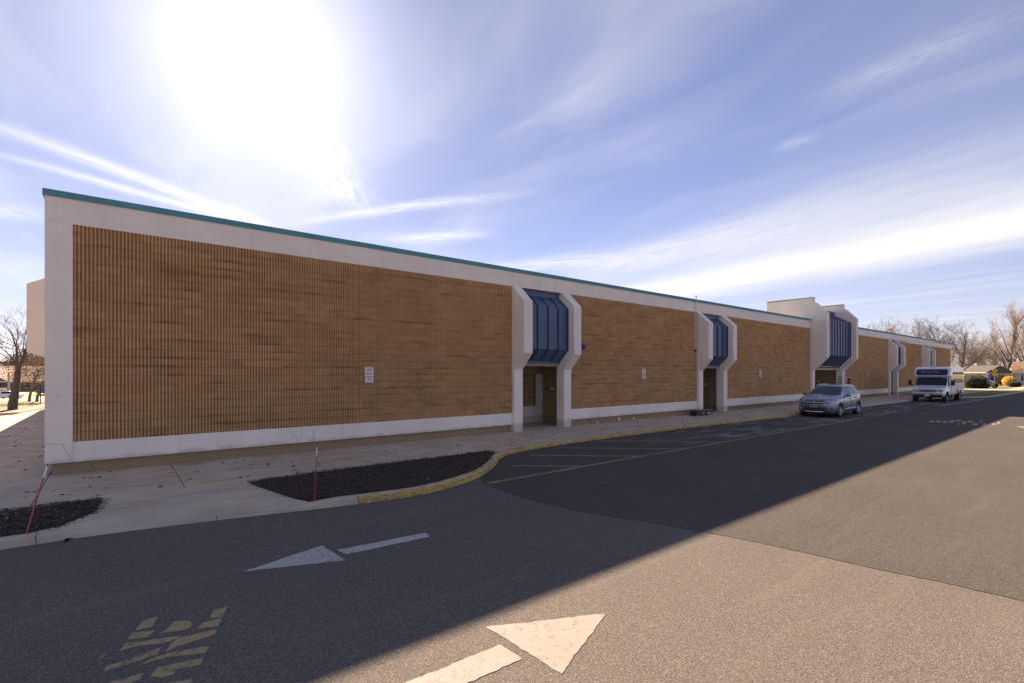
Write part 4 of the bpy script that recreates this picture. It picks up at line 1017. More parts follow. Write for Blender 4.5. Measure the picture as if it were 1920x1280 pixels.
suv = make_suv(); suv.location = (29.45, -4.20, .008); suv.rotation_euler = (0, 0, R(1.0))

def make_bus():
    t_ = thing('minibus', 'white minibus with a dark blue roof banner parked at the kerb', 'minibus')
    L = 2.35; r = .385; xf = .82
    top = [(0, .90), (.03, 1.02), (.15, 1.10), (.55, 1.17), (.88, 1.24), (1.00, 1.30), (1.42, 1.90), (1.62, 1.99), (2.35, 2.02)]
    belt = [(0, .80), (.1, .95), (.9, 1.13), (1.2, 1.17), (2.35, 1.20)]
    width = [(0, .90), (.03, .98), (.2, 1.03), (.6, 1.06), (2.35, 1.10)]
    xs, grid, idx = loft_body(L, top, belt, width, [(0, .50), (.15, .42), (2.35, .40)], [(0, .84), (.9, .98), (1.5, .96), (2.35, .98)])
    def classify(c_, j, sg):
        x, y, z = c_; ay = abs(y)
        if idx[1] <= j < idx[7] and (x - xf) ** 2 + (z - r) ** 2 < .45 ** 2 and ay > .6: return None
        if .97 < x < 1.46 and j >= idx[9] - 1 and ay < .965: return 'windscreen'
        if idx[7] <= j < idx[9] + 1 and z > 1.25 and 1.30 + (z - 1.25) * .45 < x < 2.0: return 'cab_window'
        return 'body'
    parts = loft_parts(xs, grid, classify)
    body_obj('cab', parts.pop('body'), M_CARWHITE, t_)
    for k, pt in parts.items(): body_obj(k.split('|')[0], pt, M_GLASS, t_)
    # passenger box with its nose cap over the cab
    hb = 1.135; X1 = 6.55
    prof = [(1.72, .55), (1.72, 1.97), (1.40, 1.97), (1.30, 2.06), (1.33, 2.30), (1.50, 2.62), (1.68, 2.74), (1.95, 2.79), (X1 - .25, 2.80), (X1 - .06, 2.70), (X1, 2.45), (X1, .55)]
    o = MB().prism_y(prof, -hb, hb).make('passenger_body', M_CARWHITE, t_)
    bm = bmesh.new(); bm.from_mesh(o.data); bmesh.ops.recalc_face_normals(bm, faces=bm.faces)
    bmesh.ops.bevel(bm, geom=[e for e in bm.edges if abs(e.verts[0].co.y - e.verts[1].co.y) < .01 and e.calc_length() > .1], offset=.10, segments=4, affect='EDGES'); bm.to_mesh(o.data); bm.free(); smooth_angle(o, 40)
    # banner panel on the cap: follows its sloped front
    def cap_x(z): return float(np.interp(z, [2.06, 2.30, 2.62], [1.30, 1.33, 1.50]))
    ban = []; bf = []; nb = 24
    rowz = [2.10, 2.13, 2.2, 2.3, 2.4, 2.5, 2.57, 2.60]
    for z in rowz:
        e = min(z - 2.10, 2.60 - z); hw_ = 1.0 - (.16 - math.sqrt(max(0, .16 ** 2 - (.16 - min(e, .16)) ** 2)))
        for k in range(nb + 1): y = -hw_ + 2 * hw_ * k / nb; ban.append((cap_x(z) - .006, y, z))
    for a in range(len(rowz) - 1):
        for k in range(nb): q = a * (nb + 1) + k; bf.append((q, q + nb + 1, q + nb + 2, q + 1))
    bn = obj('roof_banner', ban, bf, simple('banner_navy', (.008, .014, .055), .35, .3, 2, local=True), t_, True)
    slope = math.atan2(1.50 - 1.33, 2.62 - 2.30); ca, sa = math.cos(slope), math.sin(slope)
    mt = Matrix(((0, sa, -ca, cap_x(2.40) - .014), (-1, 0, 0, .12), (0, ca, sa, 2.40), (0, 0, 0, 1)))
    text_obj('banner_lettering', 'Crestwood Village', .155, simple('banner_ink', (.30, .36, .46), .5, .1, 6, local=True), bn, mt, .002)
    MB().tube([(cap_x(z) - .010, .62 - .10 * math.sin((z - 2.2) * 9), z) for z in (2.22, 2.28, 2.34, 2.40, 2.46, 2.5)], [.004, .012, .018, .018, .012, .004], 6).make('banner_emblem', MATS['banner_ink'], bn)
    for y in (-.15, 0, .15): MB().lathe([(0, .045), (.03, .04), (.04, 0)], 'z', (1.72, y, 2.75), 10).make('clearance_lamp', M_TAIL, t_)
    # wheels
    for sg in (-1, 1):
        wheel(t_, xf, sg * .91, r, .24, sg, style='steel'); well(t_, xf, sg * .45, sg * 1.0, .44); arch_lip(t_, xf, sg * 1.055, r, .455, M_BLACK, .025)
        wheel(t_, 5.0, sg * .93, r, .34, sg, style='steel'); arch_lip(t_, 5.0, sg * 1.125, r, .47, M_BLACK, .04)
        MB().prism_y([(5.0 + .46 * math.cos(a), r + .46 * math.sin(a)) for a in [math.pi * k / 14 for k in range(15)]], min(sg * 1.10, sg * 1.142), max(sg * 1.10, sg * 1.142)).make('wheel_well', M_BLACK, t_)
        MB().box(3.6, 4.2, min(sg * 1.12, sg * 1.14), max(sg * 1.12, sg * 1.14), .62, .95, .004).make('side_hatch', M_BLACK, t_)
        # long row of side windows with small vents above
        for k in range(5):
            x0 = 2.25 + .80 * k
            MB().box(x0, x0 + .74, min(sg * hb, sg * (hb + .008)), max(sg * hb, sg * (hb + .008)), 1.48, 2.07, .003).make('side_window', M_GLASS, t_)
            MB().box(x0 + .02, x0 + .66, min(sg * hb, sg * (hb + .008)), max(sg * hb, sg * (hb + .008)), 2.16, 2.36, .003).make('vent_window', M_BLACK, t_)
        MB().box(2.0, X1 - .1, min(sg * hb, sg * (hb + .006)), max(sg * hb, sg * (hb + .006)), 1.08, 1.16).make('side_stripe', simple('peach_stripe', (.62, .45, .38), .5, .1, 3, local=True), t_)
        MB().box(2.9, 4.2, min(sg * hb, sg * (hb + .007)), max(sg * hb, sg * (hb + .007)), 1.24, 1.34).make('side_lettering', simple('lilac_ink', (.42, .42, .58), .5, .3, 9, local=True), t_)
        MB().tube([(1.25, sg * 1.0, 1.30), (1.12, sg * 1.22, 1.36), (1.10, sg * 1.34, 1.42)], .018, 6).make('mirror_arm', M_BLACK, t_)
        MB().box(1.02, 1.16, min(sg * 1.22, sg * 1.46), max(sg * 1.22, sg * 1.46), 1.30, 1.72, .05).make('wing_mirror', M_BLACK, t_)
        hl = MB().box(-.02, .12, min(sg * .60, sg * .93), max(sg * .60, sg * .93), .80, .98, .03).make('headlight', M_LAMP, t_)
        MB().box(-.03, .06, min(sg * .44, sg * .49), max(sg * .44, sg * .49), .78, 1.0, .01).make('chrome_bar', M_CHROME, hl)
        MB().box(-.03, .06, min(sg * .55, sg * .59), max(sg * .55, sg * .59), .78, 1.0, .01).make('chrome_bar', M_CHROME, hl)
    gr = MB().box(-.015, .08, -.54, .54, .78, .99, .01).make('grille', M_BLACK, t_)
    for z in (.83, .885, .94): MB().box(-.025, .0, -.44, .44, z - .012, z + .012).make('grille_bar', M_CHROME, gr)
    MB().lathe([(0, -.012), (.09, -.01), (.10, 0)], 'x', (-.02, 0, .885), 16).make('badge', M_SIGNBLUE, gr)
    MB().box(-.12, .06, -.96, .96, .56, .74, .03).make('front_bumper', M_CHROME, t_)
    MB().box(-.05, .10, -.90, .90, .40, .555, .02).make('bumper_valance', M_BLACK, t_)
    MB().box(-.135, -.122, -.155, .155, .44, .60, .003).make('licence_plate', M_SIGN, t_)
    MB().box(.3, 6.3, -.8, .8, .36, .56).make('chassis', M_BLACK, t_)
    MB().box(2.0, 2.75, -1.14, -.9, .30, .56).make('step_box', M_BLACK, t_)
    return t_
bus = make_bus(); bus.location = (51.35, -4.55, .008); bus.rotation_euler = (0, 0, R(-.5))

def make_small_car(label, mat, pickup=False, n_=None, name='parked_car'):
    t_ = thing(name, label, 'pickup' if pickup else 'car'); L = 4.6; r = .32; xf, xr = .85, 3.6
    top = [(0, .62), (.05, .72), (.4, .82), (1.1, .94), (1.25, .98), (1.95, 1.40), (2.3, 1.46), (3.0, 1.43), (3.8, 1.08), (4.0, 1.04), (4.5, 1.0), (4.6, .85)]
    if pickup: top = [(0, .8), (.05, .95), (.4, 1.05), (1.2, 1.13), (1.4, 1.2), (1.9, 1.68), (2.2, 1.75), (2.9, 1.74), (3.0, 1.6), (3.08, 1.12), (4.6, 1.10)]
    belt = [(0, .55), (.3, .75), (1.2, .9), (3.8, .96), (4.6, .75)] if not pickup else [(0, .7), (.3, .9), (1.2, 1.06), (3.0, 1.09), (4.6, 1.05)]
    xs, grid, idx = loft_body(L, top, belt, [(0, .65), (.2, .82), (.7, .88), (3.9, .88), (4.5, .78), (4.6, .7)], [(0, .3), (.3, .2), (4.3, .22), (4.6, .35)], [(0, .6), (1.2, .74), (2.0, .60), (3.0, .60), (3.9, .68), (4.6, .6)], nx=70)
    def classify(c_, j, sg):
        x, y, z = c_
        for xw in (xf, xr):
            if idx[1] <= j < idx[7] and (x - xw) ** 2 + (z - r) ** 2 < .37 ** 2 and abs(y) > .5: return None
        if 1.28 < x < 1.92 and j >= idx[9]: return 'windscreen'
        if idx[7] <= j < idx[9] + 1 and z > belt[2][1] + .08 and 1.75 < x < (3.5 if not pickup else 2.95): return 'side_window'
        if not pickup and 3.1 < x < 3.75 and j >= idx[9]: return 'rear_window'
        return 'body'
    parts = loft_parts(xs, grid, classify); body_obj('body', parts.pop('body'), mat, t_)
    for k, pt in parts.items(): body_obj(k.split('|')[0], pt, M_GLASS, t_)
    for xw in (xf, xr):
        for sg in (-1, 1): wheel(t_, xw, sg * .77, r, .21, sg, 5); well(t_, xw, sg * .42, sg * .82, .37)
    for sg in (-1, 1):
        MB().box(-.005, .12, min(sg * .5, sg * .74), max(sg * .5, sg * .74), .60, .72, .02).make('headlight', M_LAMP, t_)
        MB().box(4.52, 4.61, min(sg * .5, sg * .72), max(sg * .5, sg * .72), .72, .86, .02).make('tail_light', M_TAIL, t_)
    MB().box(-.02, .06, -.45, .45, .45, .6, .01).make('grille', M_BLACK, t_); MB().box(.3, 4.3, -.7, .7, .18, .3).make('underbody', M_BLACK, t_)
    return t_

# ------------------------------------------------------------ people at the entrance
def person(label, loc, rz, jacket, trousers, hair_c, h=1.70, lean=0.0, cap=False):
    k = h / 1.75; V_ = []; E_ = []; Rr = []
    def add(p_, r_, par=None):
        V_.append((p_[0] * k, (p_[1] + lean * max(0, p_[2] - .95)) * k, p_[2] * k)); Rr.append(r_ * k)
        if par is not None: E_.append((par, len(V_) - 1))
        return len(V_) - 1
    pel = add((0, 0, .95), .135); ab = add((0, .0, 1.12), .125, pel); ch = add((0, 0, 1.32), .15, ab); up_ = add((0, .01, 1.44), .12, ch); nk = add((0, .0, 1.53), .055, up_)
    hd = add((0, -.015, 1.61), .082, nk); h2 = add((0, -.02, 1.69), .088, hd); add((0, -.01, 1.75), .05, h2)
    add((0, -.105, 1.645), .018, hd)
    for sg in (-1, 1):
        hp = add((sg * .095, 0, .88), .095, pel); kn = add((sg * .105, -.01, .50), .062, hp); an = add((sg * .11, .02, .10), .045, kn); add((sg * .12, -.13, .05), .038, an)
        sh = add((sg * .19, .01, 1.42), .065, up_); el = add((sg * .25, .03, 1.14), .045, sh); wr = add((sg * .24, -.10, .92), .030, el); hn = add((sg * .235, -.13, .86), .032, wr)
        for q in range(4):
            f1 = add((sg * (.215 + .016 * q), -.150, .81), .010, hn); add((sg * (.217 + .016 * q), -.150, .765 + .006 * abs(q - 1.5)), .008, f1)
        th = add((sg * .205, -.155, .85), .011, hn); add((sg * .200, -.175, .815), .009, th)
    me = bpy.data.meshes.new('person_body'); me.from_pydata(V_, E_, []); o = bpy.data.objects.new('person_tmp', me); COL.objects.link(o)
    o.modifiers.new('s', 'SKIN'); o.modifiers.new('u', 'SUBSURF').levels = 2
    for i, sv in enumerate(me.skin_vertices[0].data): sv.radius = (Rr[i], Rr[i] * (.72 if i in (1, 2, 3) else 1)); sv.use_root = (i == 0)
    dg = bpy.context.evaluated_depsgraph_get(); bmz = bpy.data.meshes.new_from_object(o.evaluated_get(dg)); bpy.data.objects.remove(o, do_unlink=True)
    skin = MATS.get('skin') or simple('skin', (.36, .20, .14), .6, .1, 8, local=True)
    bmz.materials.clear()
    for m_ in (jacket, trousers, skin, M_BLACK): bmz.materials.append(m_)
    for pl_ in bmz.polygons:
        c_ = pl_.center / k; pl_.use_smooth = True
        pl_.material_index = 2 if (c_.z > 1.52 or (abs(c_.x) > .18 and c_.z < .93)) else 3 if c_.z < .12 else 1 if c_.z < .96 else 0
    t_ = thing('person', label, 'person', loc, rz)
    link(bpy.data.objects.new('body', bmz), t_)
    z0 = 1.69 * k; m_ = MB(); vs = []
    pr = [(.102 * math.cos(a), z0 + .098 * math.sin(a)) for a in [R(-28 + 118 * q / 8) for q in range(9)]]
    m_.lathe([(r_ * k, z_) for r_, z_ in pr], 'z', (0, (.012 + lean * .7) * k, 0), 16); m_.make('cap' if cap else 'hair', hair_c, t_, True)
    for sg in (-1, 1): MB().lathe([(0, -.006), (.009, -.004), (.010, 0)], 'y', (sg * .032 * k, (-.105 + lean * .7) * k, 1.675 * k), 8).make('eye', M_BLACK, t_)
    MB().box(-.022 * k, .022 * k, (-.103 + lean * .7) * k, (-.096 + lean * .7) * k, 1.598 * k, 1.606 * k).make('mouth', simple('lip', (.30, .11, .09), .6, .1, 8), t_)
    return t_
person('person in a dark maroon jacket and dark cap standing beside the entrance pillar', (45.95, -.75, SW), R(25), simple('maroon_jacket', (.10, .022, .030), .9, .2, 9, local=True), simple('dark_trousers', (.03, .03, .035), .9, .2, 9, local=True), simple('dark_cap', (.025, .012, .014), .8, .2, 9), 1.70, -.12, True)
person('person in black clothes standing inside the entrance recess beside the pillar', (43.95, .75, SW), R(-20), simple('black_coat', (.012, .012, .014), .9, .3, 9, local=True), MATS['dark_trousers'], simple('grey_hair', (.20, .17, .14), .8, .2, 12), 1.64)

# ------------------------------------------------------------ small things on the sidewalk
ct = thing('platform_cart', 'weathered flatbed hand cart with small white wheels by the pillar', 'cart', (25.0, -.52, SW), R(2))
for k in range(4): MB().box(-.70, .72, -.26 + .13 * k, -.135 + .13 * k, .225, .255, .004).make('deck_board', M_WOOD, ct)
MB().box(-.68, .70, -.27, -.23, .165, .224).box(-.68, .70, .23, .27, .165, .224).box(-.6, -.54, -.23, .23, .17, .222).box(.5, .56, -.23, .23, .17, .222).make('frame', M_BLACK, ct)
for x in (-.02,):
    for sg in (-1, 1):
        wv = MB().lathe([(.055, -.03), (.105, -.03), (.11, -.015), (.11, .015), (.105, .03), (.055, .03)], 'y', (0, 0, 0), 18).make('wheel', M_RUBBER, ct, False, (x, sg * .27, .11))
        MB().lathe([(0, -.034), (.06, -.034), (.062, .034), (0, .034)], 'y', (0, 0, 0), 14).make('rim', M_SIGN, wv)
for sg in (-1, 1):
    cv = MB().lathe([(.0, -.02), (.07, -.02), (.075, .02), (0, .02)], 'y', (0, 0, 0), 14).make('caster', M_BLACK, ct, False, (-.52, sg * .2, .075)); MB().box(-.02, .02, -.03, .03, .02, .095).make('fork', M_METAL, cv)
MB().tube([(.58, -.2, .17), (.58, -.2, .012), (.58, .2, .012), (.58, .2, .17)], .014, 6).make('stand', M_BLACK, ct)
MB().box(-.98, -.70, -.2, .2, .08, .26, .03).make('load_bundle', M_BLACK, ct); MB().tube([(-.95, -.15, .08), (-.95, .15, .08)], .08, 10).make('roll', M_RUBBER, ct)
def stake(p0, p1, label, r_=.011):
    p0, p1 = Vector(p0), Vector(p1); d = p1 - p0; o = thing('marker_stake', label, 'stake', p0)
    MB().tube([(0, 0, -.05), d * .80], r_, 8).make('rod', M_REDSTK, o); MB().tube([d * .80, d * .965], r_ * 1.12, 8).make('reflective_band', M_WHTSTK, o); MB().tube([d * .965, d], r_, 8).make('tip', M_REDSTK, o)
    MB().tube([d * .45, d * .475], r_ * 1.7, 8).make('clip', M_REDSTK, o)
b1 = on_z(46, 1003, SW); stake(b1, b1 + Vector((.19, .52, .86)), 'red marker stake leaning over in the mulch bed by the building corner', .010)
b2 = on_z(589, 938, SW); stake(b2, b2 + Vector((.05, .0, .955)), 'upright red marker stake at the front of the large mulch bed', .0075)
b3 = on_z(956.5, 848, SW); stake(b3, b3 + Vector((.05, .03, .57)), 'short thin red marker stake at the pointed end of the large mulch bed', .005)
dbr = thing('drain_pipe_elbow', 'tan drain spout elbow sticking out of the plinth', 'pipe', (16.9, .10, .36)); MB().tube([(0, .05, .0), (-.02, -.03, -.01), (.10, -.07, -.07), (.24, -.06, -.10)], .035, 8).make('spout', M_BASE, dbr)
for px, py, s_ in ((1161, 784, .07), (1188, 783, .06), (1120, 790, .04)):
    c_ = on_y(px, py, .1); o = MB().lathe([(0, -.012), (s_, -.010), (s_ * 1.05, .004)], 'y', (0, 0, 0), 12).make('patch_cover', M_SIGN, None, False, c_)
    tag(o, {1161: 'tall white filler patch on the tan plinth under the second panel', 1188: 'round white filler patch on the tan plinth under the second panel', 1120: 'small white filler patch on the tan plinth near the drain elbow'}[px], 'patch')
    if px == 1161: o.scale = (.7, 1, 1.4)
# ------------------------------------------------------------ trees
def grow(rg, h, r0, trunk_h, levels, spread, upw, kids, shrink, jit, side_bias=None, min_r=.006, twig_n=3):
    """returns (thick, thin): lists of (points, radii)"""
    thick, thin = [], []
    def branch(p, d, ln, r_, lv):
        n = 5 if lv < 2 else 4 if lv < levels - 1 else 3; pts = [p.copy()]; rad = [r_]; dd = d.copy(); q = p.copy()
        for i in range(n):
            dd = (dd + Vector((rg.gauss(0, jit), rg.gauss(0, jit), rg.gauss(0, jit) + upw * (.5 if lv else .1)))).normalized()
            q = q + dd * (ln / n); pts.append(q.copy()); rad.append(max(min_r * .6, r_ * (1 - .62 * (i + 1) / n)))
        (thick if lv <= 1 else thin).append((pts, rad))
        if lv >= levels: return
        m_ = kids[min(lv, len(kids) - 1)]
        for c_ in range(m_):
            u = (.30 + .70 * (c_ + rg.random()) / m_) if lv else (trunk_h + (1 - trunk_h) * (c_ + rg.random() * .8) / m_)
            fi = min(n - 1, int(u * n)); bp = pts[fi].lerp(pts[fi + 1], min(1, u * n - fi)); br = rad[fi]
            ax = (pts[fi + 1] - pts[fi]).normalized(); az = rg.uniform(0, 6.283); e = ax.orthogonal().normalized(); f_ = ax.cross(e)
            out = e * math.cos(az) + f_ * math.sin(az); sp_ = spread * rg.uniform(.65, 1.25)
            nd = (ax * math.cos(sp_) + out * math.sin(sp_))
            if side_bias: nd = nd + side_bias * rg.random()
            nd.normalize(); branch(bp, nd, ln * shrink * rg.uniform(.7, 1.15) * (1.15 - .45 * u if lv == 0 else 1), max(min_r, br * rg.uniform(.45, .62)), lv + 1)
    branch(Vector((0, 0, -.15)), Vector((0, 0, 1)), h, r0, 0)
    return thick, thin
def tree_mesh(lst, n_side, keep_min=0):
    m_ = MB()
    for pts, rad in lst: m_.tube(pts, rad, n_side, False)
    return m_
TREE_PROTO = {}
def bare_tree(label, loc, h, seed, bark=None, twig=None, kind='oak', rz=0.0, group=None, name='bare_tree', scale=1.0, **kw):
    key = (kind, seed)
    if key not in TREE_PROTO:
        rg = random.Random(seed)
        P_ = dict(oak=dict(h=8.6, r0=.22, trunk_h=.22, levels=4, spread=.70, upw=.17, kids=[10, 6, 5, 4], shrink=.57, jit=.09, min_r=.012),
                  tall=dict(h=12.5, r0=.27, trunk_h=.16, levels=4, spread=.50, upw=.22, kids=[14, 7, 5, 4], shrink=.48, jit=.07, min_r=.012),
                  scrub=dict(h=6.5, r0=.15, trunk_h=.10, levels=4, spread=.85, upw=.10, kids=[10, 6, 4, 4], shrink=.58, jit=.12, min_r=.011),
                  young=dict(h=3.6, r0=.17, trunk_h=.38, levels=4, spread=.62, upw=.18, kids=[6, 5, 4, 4], shrink=.62, jit=.11, min_r=.006))[kind]
        th, tn = grow(rg, **P_)
        TREE_PROTO[key] = (tree_mesh(th, 7), tree_mesh(tn, 3))
        a, b_ = TREE_PROTO[key]; TREE_PROTO[key] = (mesh('trunk', a.v, a.f, bark or M_BARK, True), mesh('crown', b_.v, b_.f, twig or M_TWIG))
    t_ = thing(name, label, 'tree', loc, rz, group); t_.scale = (scale,) * 3
    link(bpy.data.objects.new('trunk', TREE_PROTO[key][0]), t_); link(bpy.data.objects.new('crown', TREE_PROTO[key][1]), t_)
    return t_
def leaf_cloud(rg, n, shape, size, hollow=.35):
    """small folded leaves spread through a volume; shape(u) -> point for a unit-ball point"""
    m_ = MB()
    for _ in range(n):
        while True:
            u = Vector((rg.uniform(-1, 1), rg.uniform(-1, 1), rg.uniform(-1, 1)))
            if hollow < u.length < 1: break
        c_ = shape(u); a = Vector((rg.gauss(0, 1), rg.gauss(0, 1), rg.gauss(0, 1))).normalized(); b_ = a.orthogonal().normalized(); s_ = size * rg.uniform(.5, 1.4)
        m_.add([c_ - a * s_, c_ + b_ * s_ * .6, c_ + a * s_, c_ - b_ * s_ * .6 + a * .1 * s_], [(0, 1, 2), (0, 2, 3)])
    return m_
def shrub(name, label, loc, rx, ry, rz_, mat, n, size, seed, box=False, cat='shrub', hollow=.55):
    rg = random.Random(seed); t_ = thing(name, label, cat, loc)
    def sh(u):
        if box:
            mx = max(abs(u.x), abs(u.y), abs(u.z)) or 1; u = u * (u.length / mx) ** .75 if False else Vector((max(-1, min(1, u.x * 1.35)), max(-1, min(1, u.y * 1.35)), max(-1, min(1, u.z * 1.3))))
        k = 1 + .16 * mnoise.noise(u * 2.3 + Vector((seed, 0, 0))); return Vector((u.x * rx * k, u.y * ry * k, rz_ * 1.02 + u.z * rz_ * k))
    leaf_cloud(rg, n, sh, size, hollow).make('crown', mat, t_)
    core = MB(); bm = bmesh.new(); bmesh.ops.create_icosphere(bm, subdivisions=3, radius=1)
    for v_ in bm.verts: v_.co = sh(v_.co * .80)
    bm.verts.index_update(); core.add([v_.co[:] for v_ in bm.verts], [[v_.index for v_ in f_.verts] for f_ in bm.faces]); bm.free(); core.make('inner_foliage', mat, t_)
    st = MB()
    for k in range(5): a = k * 1.256; st.tube([(.06 * math.cos(a) * rx, .06 * math.sin(a) * ry, -.05), (.35 * rx * math.cos(a), .35 * ry * math.sin(a), rz_)], [.035, .015], 5)
    st.make('trunk', M_BARK, t_); return t_

# trees rising behind the far end of the building and along the street beyond it
TB = [('oak', 1, 1655, 92, .92, 'bare tree with forking crown rising behind the roof next to the entrance bay'), ('oak', 2, 1692, 100, 1.10, 'bare tree with dark upright limbs behind the roof over the fourth bay'),
      ('oak', 3, 1722, 104, 1.14, 'bare tree with a dense round top behind the roof above the minibus'), ('oak', 1, 1752, 100, 1.06, 'bare tree with a slender stem behind the roof over the last block panel'),
      ('oak', 2, 1778, 104, 1.06, 'bare tree standing just inside the far corner of the building'), ('oak', 4, 1800, 96, 1.02, 'bare tree with a strong leaning limb outside the far corner of the building')]
for kd, sd, px, dist, sc, lab in TB: bare_tree(lab, pix_at(px, dist, 0), 0, sd, kind=kd, rz=sd * 1.3 + px * .01, scale=sc, group='bare trees behind the building')
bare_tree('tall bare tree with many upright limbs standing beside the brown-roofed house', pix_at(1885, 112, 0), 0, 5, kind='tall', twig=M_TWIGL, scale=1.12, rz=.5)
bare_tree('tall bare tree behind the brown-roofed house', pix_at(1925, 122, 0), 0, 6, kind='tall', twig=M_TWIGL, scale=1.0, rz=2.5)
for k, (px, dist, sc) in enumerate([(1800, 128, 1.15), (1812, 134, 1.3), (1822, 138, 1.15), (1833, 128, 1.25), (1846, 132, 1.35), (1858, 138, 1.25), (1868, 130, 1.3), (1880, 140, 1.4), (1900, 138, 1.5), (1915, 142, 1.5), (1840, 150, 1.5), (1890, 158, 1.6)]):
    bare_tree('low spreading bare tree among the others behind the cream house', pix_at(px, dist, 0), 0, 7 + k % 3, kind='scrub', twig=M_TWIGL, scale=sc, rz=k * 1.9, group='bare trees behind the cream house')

# ------------------------------------------------------------ street corner beyond the building
lawn_pts = [(60.3, -4.2), (62.5, -5.6), (65.2, -6.45), (68.5, -6.55), (86, -6.85), (120, -7.2), (255, -7.5)]
kc2 = curve_pts(lawn_pts, 5); kerb2 = struct(bpy.data.objects.new('street_kerb', None)); COL.objects.link(kerb2)
kerb_stones(kc2, 6.0, lambda p_: M_KERB, lambda p_: SW + .01, kerb2, .16, .5)
in2 = [(p_.x, p_.y) for p_ in offset(kc2, .155)]
struct(MB().prism_z(in2 + [(255, 60), (88.2, 60), (88.2, -1.2), (60.2, -1.2)], -.3, SW - .02).make('verge', M_GRASS))
struct(MB().prism_z([(62.3, -5.0), (64.5, -5.95), (68.6, -6.2), (72, -6.1), (73.5, -5.4), (70, -4.2), (64, -3.9)], SW - .05, SW + .008).make('lawn', M_LAWN))
struct(MB().prism_z([(60.3, -3.9), (88, -3.9), (92, -6.0), (135, -6.3), (135, -4.6), (96, -4.3), (92, -1.0), (60.3, -1.0)], SW - .05, SW + .006).make('footpath', M_KERB))
struct(MB().prism_z([(74, -5.2), (90, -6.2), (92, -6.5), (75, -6.5)], SW - .05, SW + .007).make('lawn', M_GRASS))
ln = MB().prism_z([(46, -6.22), (60, -6.62), (60, -6.74), (46, -6.34)], .0, .012).make('edge_line', M_PWORN); tag(ln, 'pale painted edge line running past the minibus', 'road marking')

def house(name, label, c_, wd, dp, hw, hr, wall, roof, wins, rz, trim, hip=False):
    t_ = thing(name, label, 'house', c_, rz)
    MB().box(-wd / 2, wd / 2, 0, dp, 0, hw).make('wall', wall, t_)
    rf = MB(); o_ = .45
    if hip: vs = [(-wd / 2 - o_, -o_, hw), (wd / 2 + o_, -o_, hw), (wd / 2 + o_, dp + o_, hw), (-wd / 2 - o_, dp + o_, hw), (-wd / 2 + dp * .4, dp / 2, hw + hr), (wd / 2 - dp * .4, dp / 2, hw + hr)]
    else: vs = [(-wd / 2 - o_, -o_, hw), (wd / 2 + o_, -o_, hw), (wd / 2 + o_, dp + o_, hw), (-wd / 2 - o_, dp + o_, hw), (-wd / 2 - o_, dp / 2, hw + hr), (wd / 2 + o_, dp / 2, hw + hr)]
    vs += [(x, y, z - .16) for x, y, z in vs[:4]]
    rf.add(vs, [(0, 1, 5, 4), (1, 2, 5), (2, 3, 4, 5), (3, 0, 4), (6, 9, 8, 7), (0, 6, 7, 1), (1, 7, 8, 2), (2, 8, 9, 3), (3, 9, 6, 0)]); r_ = rf.make('roof', roof, t_)
    MB().box(-.3, .3, dp * .55, dp * .55 + .6, hw + hr * .5, hw + hr + .6).make('chimney', M_KERB, r_)
    MB().box(-wd / 2 - o_, wd / 2 + o_, -o_ - .05, -o_ - .005, hw - .15, hw + .02).make('gutter', trim, r_)
    for x0, x1, z0, z1 in wins:
        w_ = MB().box(x0, x1, -.04, -.002, z0, z1).make('window', M_GLASS, t_)
        MB().box(x0 - .09, x0, -.07, -.002, z0 - .09, z1 + .09).box(x1, x1 + .09, -.07, -.002, z0 - .09, z1 + .09).box(x0, x1, -.07, -.002, z1, z1 + .09).box(x0, x1, -.09, -.002, z0 - .09, z0).box((x0 + x1) / 2 - .03, (x0 + x1) / 2 + .03, -.06, -.041, z0, z1).make('window_frame', trim, w_)
    return t_
M_CREAM = simple('cream_siding', (.62, .50, .34), .8, .06, 1.5); M_GREYS = simple('grey_siding', (.45, .44, .45), .8, .06, 1.5)
M_RFDK = simple('dark_shingles', (.10, .085, .08), .9, .25, 3); M_RFBR = simple('brown_shingles', (.30, .165, .095), .9, .2, 3); M_TRIM = simple('white_trim', (.70, .68, .66), .6, .06, 3)
# the houses front the street opposite the end of the road
FACE = YAW - math.pi / 2
house('cream_house', 'cream bungalow with a dark roof behind the clipped hedge', pix_at(1803, 112, SW - .02), 9.5, 7, 2.35, 1.5, M_CREAM, M_RFDK, [(-3.4, -2.6, .8, 1.9), (-.9, -.2, .8, 1.9), (.9, 1.4, .9, 1.9), (2.0, 2.5, .9, 1.9), (3.2, 4.1, .7, 1.9)], R(-118), M_TRIM)
house('grey_house', 'pale grey house with a brown shingle roof', pix_at(1958, 88, SW - .02), 7.2, 7, 2.35, 1.95, M_GREYS, M_RFBR, [(-2.9, -2.3, .75, 1.95), (.4, 1.3, .75, 1.95)], FACE - R(46), M_TRIM)
house('far_house', 'small far house with a pale sunlit gable behind the bare trees', pix_at(1883, 140, SW - .02), 3.6, 6, 2.2, 1.3, M_TRIM, simple('pale_shingles', (.55, .44, .36), .9, .1, 2), [(-1.4, -.8, .9, 1.8), (.5, 1.2, .9, 1.8)], FACE - R(52), M_TRIM)

